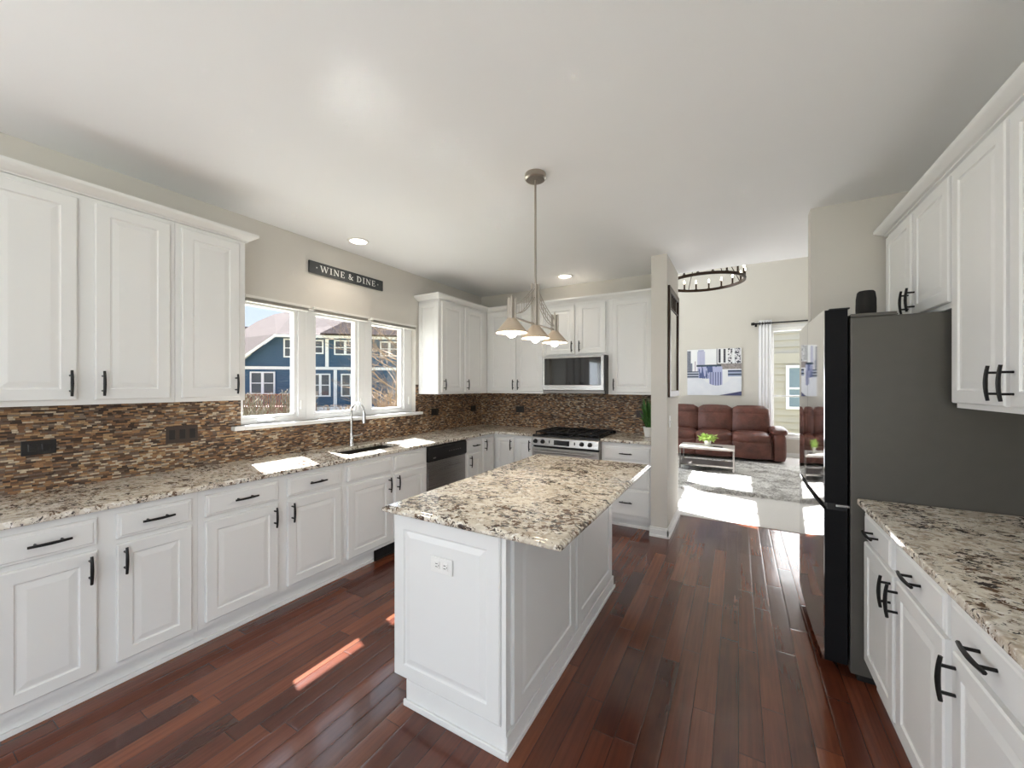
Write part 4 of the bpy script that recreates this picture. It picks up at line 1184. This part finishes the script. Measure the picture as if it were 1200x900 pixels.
# rug
mb = MB(); nx, ny = 150, 110
X0, X1, Y0, Y1 = -1.9, 1.75, 6.03, 8.62
for j in range(ny + 1):
    for i in range(nx + 1):
        x = X0 + (X1 - X0) * i / nx; y = Y0 + (Y1 - Y0) * j / ny
        e = min(i, nx - i, j, ny - j)
        jx = random.uniform(-.012, .012); jy = random.uniform(-.012, .012)
        z = .008 + (.0 if e == 0 else .020 + .018 * random.random() + .010 * noise.noise(Vector((x * 4, y * 4, 0))))
        if e == 0: jx *= 2.2; jy *= 2.2
        mb.v.append((x + jx, y + jy, z))
for j in range(ny):
    for i in range(nx):
        a = j * (nx + 1) + i; mb.f.append((a, a + 1, a + nx + 2, a + nx + 1))
rg = obj('area_rug', mb, 'shag', smooth='all')
tag(rg, 'grey and white shaggy area rug on the living room carpet', 'rug')

# coffee table
t = thing('coffee_table', 'low coffee table with grey wood top and metal frame on the shaggy rug', 'table', (-.47, 7.55, .058))
hw, hd, ht = .415, .26, .375
obj('tabletop', MB().box(-hw, hw, -hd, hd, ht - .035, ht), 'grey_wood', t, bevel=.003)
for sx in (-1, 1):
    for sy in (-1, 1):
        x = sx * (hw - .013); y = sy * (hd - .013)
        obj('leg', MB().box(x - .012, x + .012, y - .012, y + .012, 0, ht - .0352), 'table_metal', t)
obj('shelf', MB().box(-hw + .026, hw - .026, -hd + .026, hd - .026, .07, .085), 'shelf_dark', t)
fr = MB()
for sy in (-1, 1): fr.box(-hw + .026, hw - .026, sy * (hd - .013) - .012, sy * (hd - .013) + .012, .060, .088)
for sx in (-1, 1): fr.box(sx * (hw - .013) - .012, sx * (hw - .013) + .012, -hd + .026, hd - .026, .060, .088)
obj('frame', fr, 'table_metal', t)
t = thing('potted_plant', 'small bright green plant in a white pot on the coffee table', 'plant', (-.46, 7.53, .4335))
obj('pot', MB().lathe([(0, 0), (.045, 0), (.058, .09), (.060, .095), (.054, .095), (.048, .08), (0, .08)], (0, 0, 0), 28), 'pot', t, smooth=True)
obj('foliage', leaves(MB(), 170, (0, 0, .07), .12, .12, .05, 9), 'leaf', t)
bt = thing('remote_tray', 'thin dark tray lying on the coffee table beside the plant', 'tray', (-.30, 7.47, .4333))
obj('tray', MB().box(-.07, .07, -.05, .05, 0, .010), 'shelf_dark', bt, bevel=.003)

# chandelier
cx, cyy, cz, Rr = -.46, 6.66, 3.045, .545
t = thing('chandelier', 'round dark bronze wagon-wheel chandelier with candle bulbs in the living room', 'light fixture', (cx, cyy, cz))
obj('ring', MB().lathe([(Rr - .012, -.02), (Rr + .012, -.02), (Rr + .012, .02), (Rr - .012, .02)], (0, 0, 0), 72, closed=True), 'bronze', t, smooth=True)
obj('stem', MB().tube([(0, 0, .95), (0, 0, LZ - cz)], .008, 8).lathe([(0, LZ - cz - .03), (.07, LZ - cz - .03), (.075, LZ - cz), (0, LZ - cz)], (0, 0, 0), 24), 'bronze', t, smooth=True)
obj('hub', MB().lathe([(0, .93), (.03, .93), (.035, .96), (.02, 1.0), (0, 1.0)], (0, 0, 0), 16), 'bronze', t, smooth=True)
for k in range(4):
    a = k * PI / 2 + .5
    obj('support_rod', MB().tube([(Rr * math.cos(a), Rr * math.sin(a), .015), (.02 * math.cos(a), .02 * math.sin(a), .95)], .006, 8), 'bronze', t, smooth=True)
NB = 18
for k in range(NB):
    a = 2 * PI * (k + .3) / NB
    x, y = Rr * math.cos(a), Rr * math.sin(a)
    cn = obj('candle_sleeve', MB().lathe([(0, .02), (.022, .02), (.022, .026), (.013, .03), (.013, .115), (0, .115)], (x, y, 0), 12), 'bronze', t, smooth=True)
    obj('bulb', MB().lathe([(0, .115), (.006, .117), (.011, .132), (.010, .148), (.004, .170), (0, .174)], (x, y, 0), 12), 'flame_bulb', cn, smooth=True)
# ---------------------------------------------------------------- outside: ground
struct('ground', MB().box(-60, 40, -30, RY - .2, -1.2, -1.0).box(-60, WX - .2, RY - .2, 60, -1.2, -1.0).box(WX - .2, 40, FY + .2, 60, -1.2, -1.0), 'grass')

# blue house seen through the kitchen window; local frame: x along facade, -y towards the kitchen
HR = math.atan2(.66913, .74314)
H_O = (-29.347, 17.701, 0)
t = thing('house', 'blue sided two-storey house with white trim seen through the kitchen window', 'house', H_O, HR)
EA = 5.28
wall = MB().prism([(-3.9, -1.0), (12.0, -1.0), (12.0, EA), (-1.24, EA), (-3.9, 3.05)], 0, 6.0, 'Y')
obj('wall', wall, 'siding_blue', t)
# lower storey darker projecting bay right of the corner and corner boards
rf = MB()
rf.add([(-1.1, -.5, 5.22), (12.4, -.5, 5.22), (12.4, 6, 7.3), (4.2, 6, 7.45), (-1.8, 6, 8.15), (-3.5, 6, 7.75), (-4.9, 6, 7.05), (-6.2, 4, 5.2), (-4.3, -.5, 2.75)],
       [(0, 1, 2, 3), (0, 3, 4), (0, 4, 5), (0, 5, 6), (0, 6, 7), (0, 7, 8)])
r = obj('roof', rf, 'roof_light', t); m = r.modifiers.new('solid', 'SOLIDIFY'); m.thickness = .12; m.offset = 1
r2 = MB().add([(2.0, -.9, 5.30), (12.4, -.9, 5.30), (12.4, 4.6, 7.25), (3.2, 4.6, 7.40)], [(0, 1, 2, 3)])
r = obj('roof', r2, 'roof_dark', t); m = r.modifiers.new('solid', 'SOLIDIFY'); m.thickness = .12; m.offset = 1; r['label'] = 'darker brown-grey roof slope'
obj('fascia', MB().box(-1.2, 12.4, -.62, -.5, 5.10, 5.30), 'ext_white', t)
mb = MB().prism([(-4.35, 2.62), (-1.20, 5.12), (-1.20, 5.34), (-4.35, 2.86)], -.58, -.48, 'Y'); obj('fascia', mb, 'ext_white', t)
obj('trim_board', MB().box(-3.9, 12.0, -.06, -.001, 2.70, 2.92), 'ext_white', t)
obj('trim_board', MB().box(-.3, 12.0, -.06, -.001, -.45, -.18), 'ext_white', t)
for x in (2.26, 11.9): obj('corner_board', MB().box(x - .12, x + .12, -.06, -.001, 2.93, 5.1), 'ext_white', t)
obj('corner_board', MB().box(2.74, 2.98, -.06, -.001, -.17, 2.69), 'ext_white', t)
obj('corner_board', MB().box(-.24, -.10, -.06, -.001, .4, 1.95), 'ext_white', t)
def house_window(x0, x1, z0, z1, cols=1, glass='ext_glass', parent=t):
    b = .10
    f = MB().cells([x0, x0 + b, x1 - b, x1], [z0, z0 + b, z1 - b, z1], lambda i, j: not (i == 1 and j == 1), -.09, -.001, 'Y')
    for k in range(1, cols): xm = x0 + (x1 - x0) * k / cols; f.box(xm - .09, xm + .09, -.085, -.001, z0 + b, z1 - b)
    f.box(x0 + b, x1 - b, -.08, -.02, (z0 + z1) / 2 - .03, (z0 + z1) / 2 + .03)
    w = obj('window', f, 'ext_white', parent)
    obj('pane', MB().box(x0 + b, x1 - b, -.019, -.002, z0 + b, z1 - b), glass, w)
house_window(-3.08, -1.38, .80, 2.52, 2)
house_window(-.80, -.22, 3.62, 5.05, 1)
house_window(1.20, 2.02, 3.92, 5.00, 1)
house_window(2.78, 4.40, 3.86, 5.02, 2)
house_window(1.05, 2.52, .62, 2.40, 2)
house_window(3.28, 4.75, .62, 2.40, 2)
house_window(6.2, 7.6, 3.8, 5.0, 2)
# other house, farther
t2 = thing('house', 'distant grey-roofed house at the left edge of the kitchen window view', 'house', (-46, 16.5, -2.6), HR)
obj('wall', MB().box(-5, 5, 0, 7, 0, 7.6), 'siding_cream', t2)
r = obj('roof', MB().add([(-5.4, -.5, 7.4), (5.4, -.5, 7.4), (4.2, 4, 10.4), (-4.2, 4, 10.4), (5.4, 8.5, 7.4), (-5.4, 8.5, 7.4)], [(0, 1, 2, 3), (3, 2, 4, 5), (0, 3, 5), (1, 4, 2)]), 'roof_dark', t2)
m = r.modifiers.new('solid', 'SOLIDIFY'); m.thickness = .12
# deck with railing in front of the blue house
dk = thing('wooden_deck', 'red-brown wooden deck railing in front of the blue house', 'deck', (-29.347 + .66913 * 5, 17.701 - .74314 * 5, -1.0), HR)
obj('deck_floor', MB().box(-4.5, 1.55, 0, 4.9, .0, 1.12), 'deck_red', dk)
mb = MB().box(-4.5, 1.55, .0, .12, 1.84, 1.94)
for k in range(44): mb.box(-4.45 + k * .138, -4.37 + k * .138, .03, .09, 1.121, 1.84)
obj('railing', mb, 'deck_red', dk)

# bare tree and bushes
def branch(mb, p, d, L, r, depth, rnd, kids=4, spread=.6):
    p = Vector(p); d = Vector(d).normalized(); n = 4; pts = [p]; q = p.copy(); dd = d.copy()
    for i in range(n):
        dd = (dd + Vector((rnd.uniform(-.2, .2), rnd.uniform(-.2, .2), rnd.uniform(-.1, .15)))).normalized()
        q = q + dd * L / n; pts.append(q.copy())
    mb.tube(pts, [r * (1 - .6 * i / n) for i in range(n + 1)], 4 if depth > 0 else 3, cap=False)
    if depth == 0: return
    for k in range(kids):
        i = rnd.randint(1, n); a = Vector((rnd.uniform(-1, 1), rnd.uniform(-1, 1), rnd.uniform(-.3, .9))).normalized()
        branch(mb, pts[i], (dd * (1 - spread) + a * spread), L * rnd.uniform(.5, .75), r * .5, depth - 1, rnd, kids, spread)
rnd = random.Random(3)
tx, ty = -11.3, 10.7
t = thing('bare_tree', 'leafless tan-branched tree in front of the blue house at the right window', 'tree', (tx, ty, -1.0))
obj('trunk', MB().tube([(0, 0, 0), (.05, .02, 1.2), (.0, .1, 2.6), (.1, .1, 4.6)], [.09, .075, .055, .03], 8), 'twig', t, smooth=True)
mb = MB()
for k in range(34):
    z = .7 + k * .115; a = rnd.uniform(0, 2 * PI)
    branch(mb, (.02, .03, z), (math.cos(a), math.sin(a), .45), 1.7, .020, 3, rnd, 4, .55)
obj('branches', mb, 'twig', t)
def bush(label, x, y, h, w, n, seed, mat):
    rnd = random.Random(seed); mb = MB()
    for k in range(n):
        a = rnd.uniform(0, 2 * PI); q = w * math.sqrt(rnd.random()); hh = h * rnd.uniform(.7, 1.0)
        P = [Vector((q * .3 * math.cos(a) , q * .3 * math.sin(a), 0))]
        for i in range(1, 5):
            f = i / 4
            P.append(Vector((q * (.3 + .7 * f) * math.cos(a) + rnd.uniform(-.04, .04), q * (.3 + .7 * f) * math.sin(a) + rnd.uniform(-.04, .04), hh * f)))
        mb.tube(P, [.010, .009, .008, .006, .004], 3, cap=False)
        for j in range(16):
            i = rnd.randint(1, 3); f = rnd.random(); b0 = P[i].lerp(P[i + 1], f)
            a2 = rnd.uniform(0, 2 * PI); L = rnd.uniform(.10, .26)
            m1 = b0 + Vector((math.cos(a2) * .5, math.sin(a2) * .5, .7)) * L * .6
            m2 = b0 + Vector((math.cos(a2 + .4) * .8, math.sin(a2 + .4) * .8, .9)) * L
            m2.z = min(m2.z, h)
            mb.tube([b0, m1, m2], [.005, .004, .003], 3, cap=False)
    o = obj('bare_bush', mb, mat); o.location = (x, y, -1.0)
    tag(o, label, 'bush')
for k, (x, y, h, w, lb, mt) in enumerate([(-9.0, 4.55, 2.32, .42, 'leafless grey bush seen low in the left window pane, at its left edge', 'twig_dark'),
        (-9.0, 5.50, 2.38, .42, 'leafless grey bush seen low in the left window pane, at its right edge', 'twig_dark'),
        (-9.2, 6.75, 1.95, .5, 'leafless bush seen low in the middle window pane', 'twig'),
        (-9.0, 8.3, 2.3, .55, 'leafless tan bush below the bare tree in the right window pane', 'twig')]):
    bush(lb, x, y, h, w, 90, 20 + k, mt)

# cream house beyond the living-room window, with real laps
t = thing('house', 'cream sided neighbouring house filling the living room window', 'house', (1.0, 14.0, -1.0))
mb = MB(); lap = .20; z = 0.0
while z < 7.0:
    mb.add([(-6, -.05, z), (7, -.05, z), (7, -.0, z + lap), (-6, -.0, z + lap), (-6, 0.0, z), (7, 0.0, z)], [(0, 1, 2, 3), (0, 1, 5, 4)])
    z += lap
mb.box(-6, 7, .001, 5, 0, 7)
obj('wall', mb, 'siding_cream', t)
obj('trim_board', MB().box(-6, 7, -.075, -.03, 3.12, 3.42), 'siding_cream', t)
f = MB().cells([.20, .28, .98, 1.06], [1.78, 1.86, 2.98, 3.06], lambda i, j: not (i == 1 and j == 1), -.10, -.029, 'Y').box(.28, .98, -.09, -.051, 2.36, 2.42)
w = obj('window', f, 'ext_white', t)
obj('pane', MB().box(.28, .98, -.065, -.051, 1.86, 2.98), 'ext_glass_blue', w)
